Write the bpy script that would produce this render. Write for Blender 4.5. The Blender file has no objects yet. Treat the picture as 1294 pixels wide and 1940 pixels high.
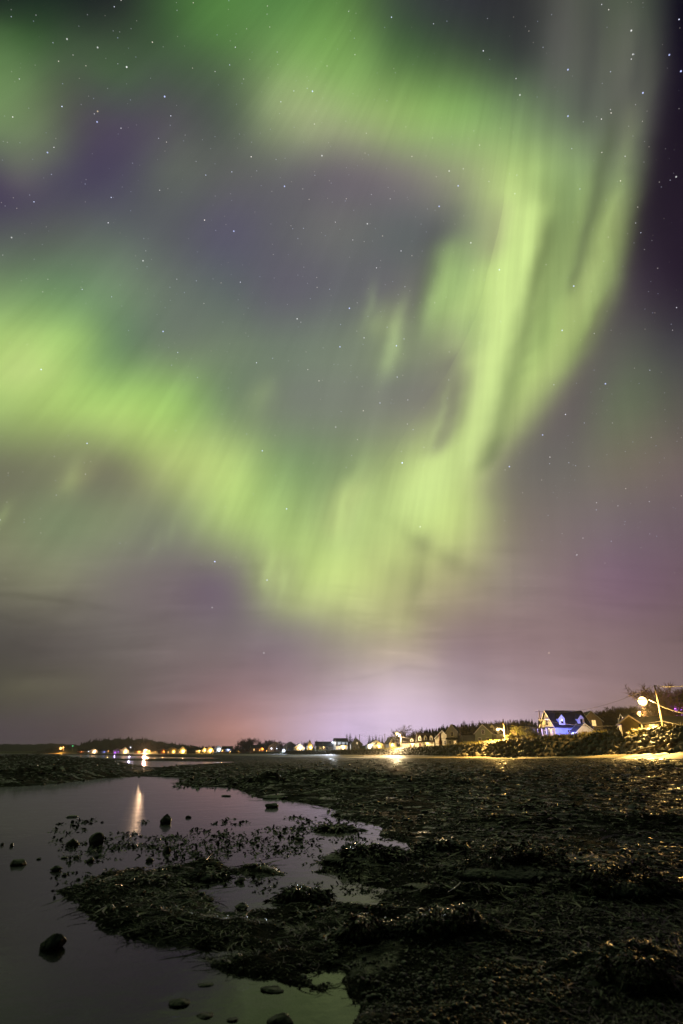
import bpy, math, random
import numpy as np
from mathutils import Vector, noise as mnoise

C = bpy.context.scene.collection
SC = bpy.context.scene
R = math.radians
rng = np.random.default_rng(7)
random.seed(7)

# ------------------------------------------------------------------ camera
H = 1.4                                   # tripod height above the pool
FPX = 20 / 36 * 1940                      # focal length in photograph pixels
PITCH = math.atan(456 / FPX)
CP, SP = math.cos(PITCH), math.sin(PITCH)
cd = bpy.data.cameras.new('camera')
cam = bpy.data.objects.new('camera', cd)
C.objects.link(cam)
cam.location = (0, 0, H)
cam.rotation_euler = (R(90) + PITCH, 0, 0)
cd.sensor_width = 36
cd.lens = 20
cd.clip_start = 0.1
cd.clip_end = 20000
cd.dof.use_dof = True
cd.dof.focus_distance = 18
cd.dof.aperture_fstop = 1.8
SC.camera = cam
SC.view_settings.view_transform = 'Standard'
SC.view_settings.look = 'None'
SC.view_settings.exposure = 0
SC.view_settings.gamma = 1
SC.render.engine = 'CYCLES'
cy = SC.cycles
cy.use_denoising = True
cy.max_bounces = 6
cy.diffuse_bounces = 2
cy.glossy_bounces = 3
cy.transparent_max_bounces = 8
cy.sample_clamp_indirect = 4
cy.caustics_reflective = False
cy.caustics_refractive = False


def ray(px, py):
    a, b = (px - 647) / FPX, (970 - py) / FPX
    return Vector((a, CP - b * SP, SP + b * CP))


def at(px, py, Y):
    """point on the sight line of photo pixel (px, py) at ground distance Y"""
    d = ray(px, py)
    return Vector((d.x * Y / d.y, Y, H + d.z * Y / d.y))


def ground_at(px, py, z=0.0):
    d = ray(px, py)
    t = (z - H) / d.z
    return Vector((d.x * t, d.y * t, z))


KX = CP / FPX                             # X per pixel per metre of Y, along the horizon


def ppm(Y):                               # metres per photo pixel at distance Y
    return Y * CP / FPX


# ------------------------------------------------------------------ sky: aurora, light pollution, stars
def srgb2lin(c):
    c = np.asarray(c, float) / 255.0
    return np.where(c <= 0.04045, c / 12.92, ((c + 0.055) / 1.055) ** 2.4)


GX = np.array([-300, 0, 108, 216, 324, 432, 540, 648, 756, 864, 972, 1080, 1188, 1294, 1600], float)
GY = np.array([-300, 0, 110, 220, 330, 440, 550, 660, 770, 880, 990, 1100, 1210, 1320, 1390, 1440], float)
GLT = [
 [(28,42,38),(30,48,40),(38,46,46),(60,95,56),(80,130,64),(80,130,66),(84,128,64),(60,78,64),(52,58,62),(50,56,56),(78,86,76),(78,92,74),(72,84,72)],
 [(62,112,54),(70,96,66),(68,92,66),(68,95,66),(82,108,74),(116,160,86),(124,168,88),(75,112,64),(68,92,64),(62,76,66),(86,94,84),(90,100,84),(86,95,82)],
 [(105,138,86),(80,85,78),(78,76,90),(82,85,88),(82,98,82),(138,160,108),(156,174,118),(142,178,98),(132,178,94),(115,148,94),(98,115,92),(94,102,90),(94,100,88)],
 [(70,64,90),(72,70,92),(75,74,94),(88,98,92),(92,98,95),(100,104,103),(106,104,108),(122,121,115),(142,152,116),(167,198,113),(140,172,108),(112,130,94),(112,128,92)],
 [(82,90,90),(88,98,92),(90,102,98),(88,95,98),(88,90,106),(95,100,102),(106,112,106),(94,104,102),(106,118,104),(186,216,124),(130,156,94),(128,150,90),(128,148,88)],
 [(115,148,98),(105,142,96),(110,140,104),(102,118,104),(92,105,102),(95,98,106),(100,108,106),(108,112,108),(150,182,108),(190,226,124),(150,176,104),(150,178,104),(140,165,98)],
 [(168,208,108),(152,194,103),(104,140,94),(110,130,104),(110,130,104),(110,128,108),(116,132,110),(118,132,108),(146,160,116),(193,226,129),(146,176,95),(146,172,96),(120,130,95)],
 [(155,188,103),(163,198,103),(158,202,100),(150,197,98),(114,140,100),(115,128,110),(120,131,114),(122,128,114),(112,110,105),(168,195,112),(160,180,112),(120,125,98),(110,115,92)],
 [(112,118,92),(120,128,95),(118,122,95),(152,168,104),(176,207,114),(126,158,101),(128,152,104),(152,173,110),(193,217,125),(150,155,112),(115,118,98),(115,112,95),(108,98,95)],
 [(120,130,95),(118,136,99),(126,140,104),(125,135,108),(160,187,109),(158,190,108),(158,184,114),(178,203,119),(190,212,124),(130,127,106),(120,112,108),(115,105,108),(105,92,98)],
 [(115,118,95),(128,132,105),(120,118,108),(115,108,108),(115,108,112),(165,187,113),(187,209,122),(170,180,115),(165,162,120),(140,130,118),(130,112,115),(120,98,115),(110,92,98)],
 [(82,82,75),(92,90,84),(104,101,95),(114,107,104),(120,112,112),(130,122,122),(152,148,126),(168,160,130),(145,128,125),(142,122,122),(138,118,118),(130,110,112),(115,98,98)],
 [(80,81,68),(88,87,76),(101,95,88),(118,104,102),(142,116,116),(160,136,138),(182,162,172),(208,188,200),(176,158,166),(165,145,150),(155,132,135),(140,118,118),(125,108,108)],
 [(84,77,82),(86,78,81),(100,86,86),(140,114,110),(182,134,124),(196,164,174),(216,193,227),(222,201,231),(208,184,208),(198,172,188),(160,140,140),(145,122,115),(125,105,95)],
]
GR_RIGHT = {0: [(12,12,28)]*2+[(10,10,26)], 110: [(22,20,36)]*2+[(18,16,33)], 220: [(34,31,43)]*2+[(30,27,40)],
            330: [(40,36,48)]*2+[(36,32,44)], 440: [(50,45,55),(46,42,53),(40,35,48)], 550: [(74,67,76),(66,62,70),(44,39,52)],
            660: [(86,78,88),(88,94,84),(66,68,72)], 770: [(96,92,92),(100,114,87),(88,88,82)], 880: [(106,106,98),(115,113,95),(108,98,95)]}


def expand(rows):
    a = np.array(rows, float)
    a = np.concatenate([a[:, :1], a, a[:, -1:]], 1)
    return np.concatenate([a[:1], a, a[-1:]], 0)


GL = expand(GLT)
_gr = [list(r) for r in GLT]
for _k, _v in GR_RIGHT.items():
    _i = _k // 110
    for _j in range(10):
        _gr[_i][_j] = _v[0]
    _gr[_i][10:] = _v
GRt = expand(_gr)


def grid_lookup(G, x, y):
    def loc(A, q):
        i = np.clip(np.searchsorted(A, q) - 1, 0, len(A) - 2)
        f = np.clip((q - A[i]) / (A[i + 1] - A[i]), 0, 1)
        return i, f
    i, fx = loc(GX, x)
    j, fy = loc(GY, y)

    def cub(f):                            # Catmull-Rom weights
        return (-.5*f+f*f-.5*f**3, 1-2.5*f*f+1.5*f**3, .5*f+2*f*f-1.5*f**3, -.5*f*f+.5*f**3)
    wx, wy = cub(fx), cub(fy)
    out = 0
    for b in range(4):
        jj = np.clip(j + b - 1, 0, len(GY) - 1)
        for a in range(4):
            ii = np.clip(i + a - 1, 0, len(GX) - 1)
            out = out + G[jj, ii] * (wx[a] * wy[b])[..., None]
    return out


EDGE = [(1268,-300),(1264,0),(1252,150),(1224,300),(1192,450),(1152,580),(1100,680),(1022,780),(955,865),(908,940),(884,1010),(872,1100),(872,1500)]

# soft strokes of light and dark: points, half width, colour, strength
STROKES = [
 ([(985,380),(988,470),(972,560),(948,640),(926,720),(898,800),(855,880),(800,940)], 34, (198,228,136), .75),
 ([(945,560),(930,640),(912,720),(890,790),(850,865),(800,930)], 56, (194,222,132), .7),
 ([(1040,420),(1030,470),(1006,560),(988,640),(972,720),(950,800),(925,870)], 13, (100,120,74), .8),
 ([(1165,400),(1130,500),(1080,620),(1020,720),(965,810)], 22, (168,190,114), .55),
 ([(1168,230),(1140,330),(1108,440),(1080,540)], 11, (88,102,74), .65),
 ([(1120,330),(1085,450),(1050,580)], 8, (150,178,104), .5),
 ([(1070,330),(1062,420),(1042,560),(1020,660)], 16, (112,138,84), .5),
 ([(1128,0),(1116,120),(1100,230)], 9, (66,72,70), .6), ([(1068,0),(1052,150)], 16, (100,102,98), .4), ([(1190,30),(1176,200)], 14, (104,108,98), .4), ([(1215,60),(1200,200)], 7, (72,78,74), .5), ([(1000,0),(990,110)], 18, (46,50,52), .4),
 ([(1150,560),(1110,650)], 7, (116,124,84), .45), ([(1195,200),(1185,330)], 10, (128,140,104), .5), ([(905,640),(890,600),(880,480)], 14, (118,150,100), .4), ([(932,400),(925,470)], 16, (138,132,112), .6),
 ([(855,480),(838,540),(814,605)], 11, (158,198,112), .85),
 ([(838,440),(815,520),(796,600)], 16, (84,80,92), .75),
 ([(858,660),(872,720),(858,790),(838,840)], 14, (98,92,98), .6),
 ([(838,750),(826,800),(815,840)], 5, (140,152,108), .6),
 ([(756,600),(744,645),(728,690)], 12, (178,205,116), .85),
 ([(708,540),(694,585)], 6, (135,150,108), .6),
 ([(718,590),(702,620)], 14, (138,158,106), .5),
 ([(500,740),(488,770)], 15, (150,170,112), .5),
 ([(670,915),(655,960),(640,1010)], 10, (185,200,120), .65),
 ([(700,945),(690,1000)], 14, (180,205,118), .55),
 ([(150,885),(128,915)], 14, (158,165,100), .7),
 ([(10,960),(0,990)], 6, (160,185,110), .6),
 ([(512,1045),(506,1110)], 7, (178,196,122), .6),
 ([(538,1065),(528,1115)], 6, (178,196,122), .6),
 ([(490,1040),(492,1090)], 8, (118,112,108), .5),
 ([(560,1050),(545,1110)], 8, (135,140,110), .4),
 ([(768,1010),(840,1045),(895,1085)], 11, (125,128,98), .55),
 ([(806,1040),(788,1118)], 6, (132,138,98), .55),
 ([(700,1060),(788,1115)], 8, (150,158,108), .35),
 ([(620,1190),(720,1188),(800,1192)], 8, (172,170,125), .4),
 ([(540,1140),(640,1150),(770,1180)], 16, (188,200,128), .35),
 ([(0,1115),(70,1122),(170,1140)], 7, (92,90,82), .5),
 ([(0,1160),(90,1175)], 7, (95,93,85), .35),
 ([(740,1272),(795,1270)], 4, (135,120,135), .6),
 ([(655,1281),(710,1280)], 3, (140,125,138), .5),
 ([(700,1240),(820,1250)], 8, (188,172,150), .4),
 ([(930,1250),(1010,1262)], 8, (172,156,140), .4),
 ([(0,1305),(160,1308)], 16, (112,112,84), .4),
 ([(440,1405),(480,1405)], 34, (190,135,112), .25),
 ([(985,340),(1030,360),(1055,345)], 14, (130,158,96), .45),
 ([(45,320),(60,285)], 30, (130,120,118), .5),
 ([(540,205),(600,215)], 40, (162,180,126), .4),
 ([(320,330),(350,300)], 30, (104,116,100), .4),
 ([(60,690),(20,700)], 45, (184,205,124), .6),
 ([(150,640),(95,660)], 26, (168,215,108), .5),
 ([(230,800),(290,830),(350,880)], 40, (182,210,112), .5),
 ([(620,520),(560,540)], 60, (96,98,108), .4),
 ([(600,60),(640,120),(660,180)], 40, (112,165,78), .5),
 ([(390,40),(430,60)], 50, (84,142,62), .5),
 ([(200,150),(235,160)], 28, (70,112,60), .5),
 ([(30,90),(70,60)], 30, (52,98,44), .5),
 ([(-20,120),(20,200),(50,255)], 62, (112,142,92), .65),
]


def sky_colour(px, py):
    """display colour of the sky towards photo pixel (px, py)"""
    px, py = np.asarray(px, float), np.asarray(py, float)
    e = np.array(EDGE, float)
    ex = np.interp(py, e[:, 1], e[:, 0])
    wid = np.interp(py, [0, 150, 320, 600, 720, 850, 1000], [40, 32, 18, 22, 38, 46, 70])
    m = 1 / (1 + np.exp(-np.clip((px - ex) / (wid * .5), -30, 30)))
    left = grid_lookup(GL, px, py)
    for pts, w, col, st in STROKES:
        p = np.array(pts, float)
        best = np.full(px.shape, 1e9)
        for a, b in zip(p[:-1], p[1:]):
            d = b - a
            t = np.clip(((px - a[0]) * d[0] + (py - a[1]) * d[1]) / (d @ d), 0, 1)
            best = np.minimum(best, np.hypot(px - a[0] - t * d[0], py - a[1] - t * d[1]))
        al = (st * np.exp(-(best / w) ** 2 * .8))[..., None]
        left = left * (1 - al) + np.array(col, float) * al
    right = grid_lookup(GRt, px, py)
    c = left * (1 - m[..., None]) + right * m[..., None]
    lum = c @ np.array([.35, .5, .15])
    c = c + .13 * (lum[..., None] - c) + np.array([4, 0, 2])
    return np.clip(112 + 1.10 * (c - 112), 2, 250)


ES = R(27)                                 # stereographic map of the sky about a fixed point in the north
FV, UV_ = Vector((0, math.cos(ES), math.sin(ES))), Vector((0, -math.sin(ES), math.cos(ES)))


def px_to_uv(px, py):
    d = ray(px, py).normalized()
    k = 1 + d.dot(FV)
    return d.x / k, d.dot(UV_) / k


def uv_to_px(u, v):
    q = u * u + v * v
    f, r, w = (1 - q) / (1 + q), 2 * u / (1 + q), 2 * v / (1 + q)
    dy = f * FV.y + w * UV_.y
    dz = f * FV.z + w * UV_.z
    fw = dy * CP + dz * SP
    up = -dy * SP + dz * CP
    fw = np.maximum(fw, .05)
    return 647 + r / fw * FPX, 970 - up / fw * FPX


world = bpy.data.worlds.new('World')
SC.world = world
world.use_nodes = True
wn = world.node_tree
wn.nodes.clear()
wl = wn.links


def nd(kind, **kw):
    n = wn.nodes.new(kind)
    for k, v in kw.items():
        setattr(n, k, v)
    return n


def ma(op, a, b=None, c=None):
    n = nd('ShaderNodeMath', operation=op)
    for i, q in enumerate((a, b, c)):
        if q is None:
            continue
        if isinstance(q, (int, float)):
            n.inputs[i].default_value = q
        else:
            wl.new(q, n.inputs[i])
    return n.outputs[0]


def vm(op, a, b=None, scale=None, out=0):
    n = nd('ShaderNodeVectorMath', operation=op)
    for i, q in enumerate((a, b)):
        if q is None:
            continue
        if isinstance(q, (tuple, list, Vector)):
            n.inputs[i].default_value = q
        else:
            wl.new(q, n.inputs[i])
    if scale is not None:
        if isinstance(scale, (int, float)):
            n.inputs['Scale'].default_value = scale
        else:
            wl.new(scale, n.inputs['Scale'])
    return n.outputs[out]


def build_sky():
    tc = nd('ShaderNodeTexCoord')
    D = vm('NORMALIZE', tc.outputs['Generated'])
    k = ma('ADD', vm('DOT_PRODUCT', D, FV, out=1), 1.0001)
    u0 = ma('DIVIDE', vm('DOT_PRODUCT', D, (1, 0, 0), out=1), k)
    v0 = ma('DIVIDE', vm('DOT_PRODUCT', D, UV_, out=1), k)
    cb = nd('ShaderNodeCombineXYZ')
    wl.new(u0, cb.inputs[0]); wl.new(v0, cb.inputs[1])
    P = cb.outputs[0]
    # slow billows and finer wisps bend the map a little
    n1 = nd('ShaderNodeTexNoise', noise_dimensions='3D')
    n1.inputs['Scale'].default_value = 17; n1.inputs['Detail'].default_value = 3
    wl.new(P, n1.inputs['Vector'])
    off = vm('SCALE', vm('SUBTRACT', n1.outputs['Color'], (.5, .5, .5)), scale=.009)
    sep = nd('ShaderNodeSeparateXYZ')
    wl.new(vm('ADD', P, off), sep.inputs[0])
    u, v = sep.outputs[0], sep.outputs[1]
    # right-hand edge of the curtain as a curve over height
    fc = nd('ShaderNodeFloatCurve')
    cv = fc.mapping.curves[0]
    V0, V1, N = -.26, .42, 49
    vs = np.linspace(V0, V1, N)
    ed = np.array([px_to_uv(*q) for q in EDGE])
    o = np.argsort(ed[:, 1])
    ue = lambda q: np.interp(q, ed[o, 1], ed[o, 0])
    ks = np.linspace(0, 1, 22)
    kv = ue(V0 + ks * (V1 - V0)) + .5
    # smooth the polyline once
    kv[1:-1] = .25 * kv[:-2] + .5 * kv[1:-1] + .25 * kv[2:]
    uef = lambda q: np.interp((q - V0) / (V1 - V0), ks, kv) - .5
    while len(cv.points) < len(ks):
        cv.points.new(.5, .5)
    for p, a, b in zip(cv.points, ks, kv):
        p.location = (a, b); p.handle_type = 'AUTO'
    fc.mapping.update()
    vn = ma('DIVIDE', ma('SUBTRACT', v, V0), V1 - V0)
    wl.new(vn, fc.inputs['Value'])
    s = ma('SUBTRACT', u, ma('SUBTRACT', fc.outputs[0], .5))
    sl = ma('DIVIDE', ma('ADD', s, .62), .52)
    sr = ma('DIVIDE', ma('ADD', s, .10), .52)
    rows = ma('MINIMUM', ma('MAXIMUM', ma('MULTIPLY', vn, N - 1), 0.), N - 1.)
    left_s = np.linspace(-.62, -.10, 32)
    right_s = np.array([-.10,-.09,-.08,-.071,-.062,-.054,-.046,-.039,-.032,-.026,-.020,-.015,-.010,-.006,-.002,.002,.006,.010,.015,.021,.028,.036,.046,.058,.073,.092,.115,.145,.185,.24,.32,.42])
    acc = None
    g = .56
    norm = sum(math.exp(-.5 * ((i - 16) / g) ** 2) for i in range(33))
    base = math.exp(-.5 / g ** 2)
    sel = ma('GREATER_THAN', s, -.10)
    acc = None
    for i in range(N):
        # one small group per row of sky: two colour ramps along the row, weighted by height
        gt = bpy.data.node_groups.new('sky_row', 'ShaderNodeTree')
        for nm in ('left', 'right', 'side', 'row'):
            gt.interface.new_socket(nm, in_out='INPUT', socket_type='NodeSocketFloat')
        gt.interface.new_socket('sum', in_out='INPUT', socket_type='NodeSocketVector')
        gt.interface.new_socket('sum', in_out='OUTPUT', socket_type='NodeSocketVector')
        gi, go = gt.nodes.new('NodeGroupInput'), gt.nodes.new('NodeGroupOutput')
        ramps = []
        for S in (left_s, right_s):
            X, Yp = uv_to_px(S + uef(vs[i]), np.full_like(S, vs[i]))
            col = srgb2lin(sky_colour(X, Yp)) / norm
            rp = gt.nodes.new('ShaderNodeValToRGB')
            cr = rp.color_ramp
            cr.interpolation = 'B_SPLINE'
            pos = (S - S[0]) / .52
            while len(cr.elements) < 32:
                cr.elements.new(.5)
            for e_, p_ in zip(cr.elements, pos):
                e_.position = float(p_)
            for e_, c_ in zip(cr.elements, col):
                e_.color = (*map(float, c_), 1)
            ramps.append(rp)

        def gm(op, *q, vec=False):
            n = gt.nodes.new('ShaderNodeVectorMath' if vec else 'ShaderNodeMath')
            n.operation = op
            for k_, z in enumerate(q):
                if z is None:
                    continue
                if hasattr(z, 'node'):
                    gt.links.new(z, n.inputs[k_])
                else:
                    n.inputs[k_].default_value = z
            return n
        dep = gm('DOT_PRODUCT', gi.outputs['sum'], (1e-7, 0, 0), vec=True).outputs[1]
        gt.links.new(gm('ADD', dep, gi.outputs['left']).outputs[0], ramps[0].inputs[0])
        gt.links.new(gm('ADD', dep, gi.outputs['right']).outputs[0], ramps[1].inputs[0])
        q = gm('SUBTRACT', gm('ADD', dep, gi.outputs['row']).outputs[0], float(i)).outputs[0]
        w = gm('POWER', base, gm('MULTIPLY', q, q).outputs[0]).outputs[0]
        mxn = gt.nodes.new('ShaderNodeMix'); mxn.data_type = 'RGBA'
        gt.links.new(gi.outputs['side'], mxn.inputs[0])
        gt.links.new(ramps[0].outputs[0], mxn.inputs[6]); gt.links.new(ramps[1].outputs[0], mxn.inputs[7])
        sc_ = gm('SCALE', mxn.outputs[2], vec=True)
        gt.links.new(w, sc_.inputs['Scale'])
        gt.links.new(gm('ADD', sc_.outputs[0], gi.outputs['sum'], vec=True).outputs[0], go.inputs[0])
        gn = nd('ShaderNodeGroup')
        gn.node_tree = gt
        for k_, z in enumerate((sl, sr, sel, rows)):
            wl.new(z, gn.inputs[k_])
        if acc is not None:
            wl.new(acc, gn.inputs[4])
        acc = gn.outputs[0]
    sky = acc
    # fine rays: noise in polar coordinates about the magnetic zenith
    zu, zv = px_to_uv(1150, -900)
    dx, dy = ma("SUBTRACT", u0, zu), ma("SUBTRACT", v0, zv)
    ang = ma('ARCTAN2', dx, dy)
    rad = ma('SQRT', ma('ADD', ma('MULTIPLY', dx, dx), ma('MULTIPLY', dy, dy)))
    c2 = nd('ShaderNodeCombineXYZ')
    wl.new(ma("MULTIPLY", ang, 26.), c2.inputs[0]); wl.new(ma('MULTIPLY', rad, 7.), c2.inputs[1])
    n2 = nd('ShaderNodeTexNoise', noise_dimensions='2D')
    n2.inputs['Scale'].default_value = 1; n2.inputs['Detail'].default_value = 2.5
    wl.new(c2.outputs[0], n2.inputs['Vector'])
    sp2 = nd('ShaderNodeSeparateXYZ'); wl.new(sky, sp2.inputs[0])
    green = ma('MINIMUM', ma('MULTIPLY', ma('SUBTRACT', sp2.outputs[1], sp2.outputs[2]), 3.2), 1.)
    c4 = nd('ShaderNodeCombineXYZ')
    wl.new(ma('MULTIPLY', ang, 95.), c4.inputs[0]); wl.new(ma('MULTIPLY', rad, 9.), c4.inputs[1])
    n4 = nd('ShaderNodeTexNoise', noise_dimensions='2D')
    n4.inputs['Scale'].default_value = 1; n4.inputs['Detail'].default_value = 2
    wl.new(c4.outputs[0], n4.inputs['Vector'])
    mixn = ma('ADD', ma('MULTIPLY', n2.outputs[0], .80), ma('MULTIPLY', n4.outputs[0], .20))
    amt = ma('MULTIPLY', ma('SUBTRACT', mixn, .5), ma('ADD', ma('MULTIPLY', ma('MAXIMUM', green, 0.), .31), .13))
    # thin cloud streaks low down
    c3 = nd('ShaderNodeCombineXYZ')
    wl.new(ma('MULTIPLY', u0, 9.), c3.inputs[0]); wl.new(ma('MULTIPLY', v0, 75.), c3.inputs[1])
    n3 = nd('ShaderNodeTexNoise', noise_dimensions='2D')
    n3.inputs['Scale'].default_value = 1; n3.inputs['Detail'].default_value = 5; n3.inputs['Distortion'].default_value = .35
    wl.new(c3.outputs[0], n3.inputs['Vector'])
    lowm = nd('ShaderNodeMapRange'); lowm.interpolation_type = 'SMOOTHSTEP'
    for i_, q_ in zip((1, 2, 3, 4), (-.03, -.11, 0., 1.)):
        lowm.inputs[i_].default_value = q_
    wl.new(v0, lowm.inputs[0])
    amt2 = ma('MULTIPLY', ma('MULTIPLY', ma('SUBTRACT', n3.outputs[0], .5), lowm.outputs[0]), .42)
    patch_ = ma('MINIMUM', ma('MAXIMUM', ma('MULTIPLY', ma('SUBTRACT', n1.outputs[0], .38), 4.5), .1), 1.3)
    amt2 = ma('MULTIPLY', amt2, patch_)
    sky = vm('SCALE', sky, scale=ma('ADD', ma('ADD', amt, amt2), 1.))
    # single rays, folds and torn cloud edges, each an elongated soft spot
    br_, dk_ = None, None
    Pw = vm('ADD', P, vm('SCALE', vm('SUBTRACT', n1.outputs['Color'], (.5, .5, .5)), scale=.03))
    for x0, y0, x1, y1, w_, am in [(755,600,730,688,12,1.),(708,540,692,590,7,.4),(850,500,818,600,14,.8),(842,750,818,840,6,.45),(500,735,486,775,16,.35),
            (672,910,640,1010,11,.75),(150,880,125,920,14,.45),(12,955,-3,1000,7,.4),(514,1040,507,1112,7,.5),(540,1060,530,1115,6,.4),(1188,320,1130,540,9,.4),(700,940,690,1010,14,.3),
            (985,420,955,640,20,.3),(1090,470,1050,620,9,.3),(300,1000,280,1040,8,.2),(330,985,312,1020,7,.2),(720,585,700,625,13,.3),
            (838,430,800,610,22,-.30),(866,690,848,835,24,-.16),(806,1040,788,1118,6,-.14),(768,1005,895,1085,11,-.24),(0,1118,170,1140,6,-.32),(0,1166,100,1178,6,-.2),
            (735,1273,798,1269,4,-.16),(655,1281,712,1279,3,-.14),(690,1188,800,1192,5,-.12),(985,345,1050,355,18,-.18),(520,1128,650,1150,8,-.1),(1030,460,985,660,8,-.22),(1168,240,1120,430,9,-.2),
            (905,1258,1010,1262,7,-.08),(640,1165,720,1172,5,-.12),(200,1100,330,1090,14,-.07),(480,1050,492,1100,8,-.2)]:
        A, B = px_to_uv(x0, y0), px_to_uv(x1, y1)
        dx_, dy_ = B[0] - A[0], B[1] - A[1]
        ln = math.hypot(dx_, dy_)
        wid_ = w_ * 1.35 / math.hypot(x1 - x0, y1 - y0) * ln
        rel = vm('SUBTRACT', Pw, ((A[0] + B[0]) / 2, (A[1] + B[1]) / 2, 0))
        a_ = vm('DOT_PRODUCT', rel, (dx_ / ln / (ln * .75), dy_ / ln / (ln * .75), 0), out=1)
        b_ = vm('DOT_PRODUCT', rel, (-dy_ / ln / wid_, dx_ / ln / wid_, 0), out=1)
        val = ma('MULTIPLY', ma('POWER', .37, ma('ADD', ma('MULTIPLY', a_, a_), ma('MULTIPLY', b_, b_))), abs(am))
        if am > 0:
            br_ = val if br_ is None else ma('ADD', br_, val)
        else:
            dk_ = val if dk_ is None else ma('ADD', dk_, val)
    sky = vm('SCALE', sky, scale=ma('SUBTRACT', 1., ma('MULTIPLY', dk_, .42)))
    sky = vm('ADD', sky, vm('SCALE', (.11, .155, .05), scale=br_))
    # stars
    vo = nd('ShaderNodeTexVoronoi', voronoi_dimensions='3D', feature='F1')
    vo.inputs['Scale'].default_value = 105
    wl.new(D, vo.inputs['Vector'])
    sc = nd('ShaderNodeSeparateColor'); wl.new(vo.outputs['Color'], sc.inputs[0])
    br = ma('ADD', ma('MULTIPLY', ma('POWER', sc.outputs[0], 6.), 1.5), .20)
    mr = nd('ShaderNodeMapRange')
    for i_, q_ in zip((1, 2, 3, 4), (.085, .025, 0., 1.)):
        mr.inputs[i_].default_value = q_
    wl.new(vo.outputs['Distance'], mr.inputs[0])
    hi = nd('ShaderNodeMapRange')
    for i_, q_ in zip((1, 2, 3, 4), (-.12, .03, 0., 1.)):
        hi.inputs[i_].default_value = q_
    wl.new(v0, hi.inputs[0])
    tint = nd('ShaderNodeMix', data_type='RGBA')
    tint.inputs[6].default_value = (.8, .9, 1.3, 1); tint.inputs[7].default_value = (1.15, 1.0, .85, 1)
    wl.new(sc.outputs[1], tint.inputs[0])
    st = vm('SCALE', tint.outputs[2], scale=ma('MULTIPLY', ma('MULTIPLY', mr.outputs[0], br), ma('MULTIPLY', hi.outputs[0], ma('SUBTRACT', 1., ma('MULTIPLY', ma('MAXIMUM', green, 0.), .6)))))
    sky = vm('ADD', sky, st)
    # the bright stars one can name
    for (sx, sy, b, tin) in [(240,127,1.4,0),(312,183,1.2,1),(185,90,.8,0),(127,74,.8,0),(184,231,.9,1),(90,289,.8,1),(185,211,.6,2),(443,438,.9,1),
                        (539,353,.9,1),(592,173,.9,1),(1196,58,1.2,0),(1076,132,1.,1),(1268,104,.9,1),(1218,176,1.2,1),(1290,135,1.4,1),(1281,335,.9,0),
                        (1076,220,.9,1),(851,324,.7,0),(868,352,.8,1),(832,391,.8,1),(762,877,1.9,1),(662,584,1.1,1),(644,657,.9,1),(563,604,.9,0),
                        (309,628,1.,1),(78,700,.9,1),(165,840,.9,1),(497,854,.9,1),(407,1064,1.5,1),(543,964,1.,1),(506,1099,.8,1),(1087,542,1.,1),
                        (1065,626,.9,1),(1147,727,1.,1),(965,884,.9,1),(1028,824,.8,1),(751,655,.9,1),(946,511,.8,1),(696,424,.8,0),(892,460,.8,0),
                        (796,998,.8,0),(500,1237,.6,0),(1040,1237,.5,2),(271,494,.8,0),(22,450,.7,0),(610,295,.8,0),(402,1151,.5,0),(1093,1051,.5,0),(985,180,.8,0),(1199,103,.8,0)]:
        su, sv = px_to_uv(sx, sy)
        f = nd('ShaderNodeMapRange')
        for i_, q_ in zip((1, 2, 3, 4), (.0007, .0002, 0., b * .8)):
            f.inputs[i_].default_value = q_
        wl.new(vm('DISTANCE', P, (su, sv, 0), out=1), f.inputs[0])
        c = [(1., 1., 1.), (.75, .85, 1.5), (1.3, 1., .6)][tin]
        sky = vm('ADD', sky, vm('SCALE', c, scale=f.outputs[0]))
    bg = nd('ShaderNodeBackground')
    wl.new(sky, bg.inputs[0])
    ou = nd('ShaderNodeOutputWorld')
    wl.new(bg.outputs[0], ou.inputs[0])


build_sky()
world.cycles.sampling_method = 'MANUAL'
world.cycles.sample_map_resolution = 512


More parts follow.
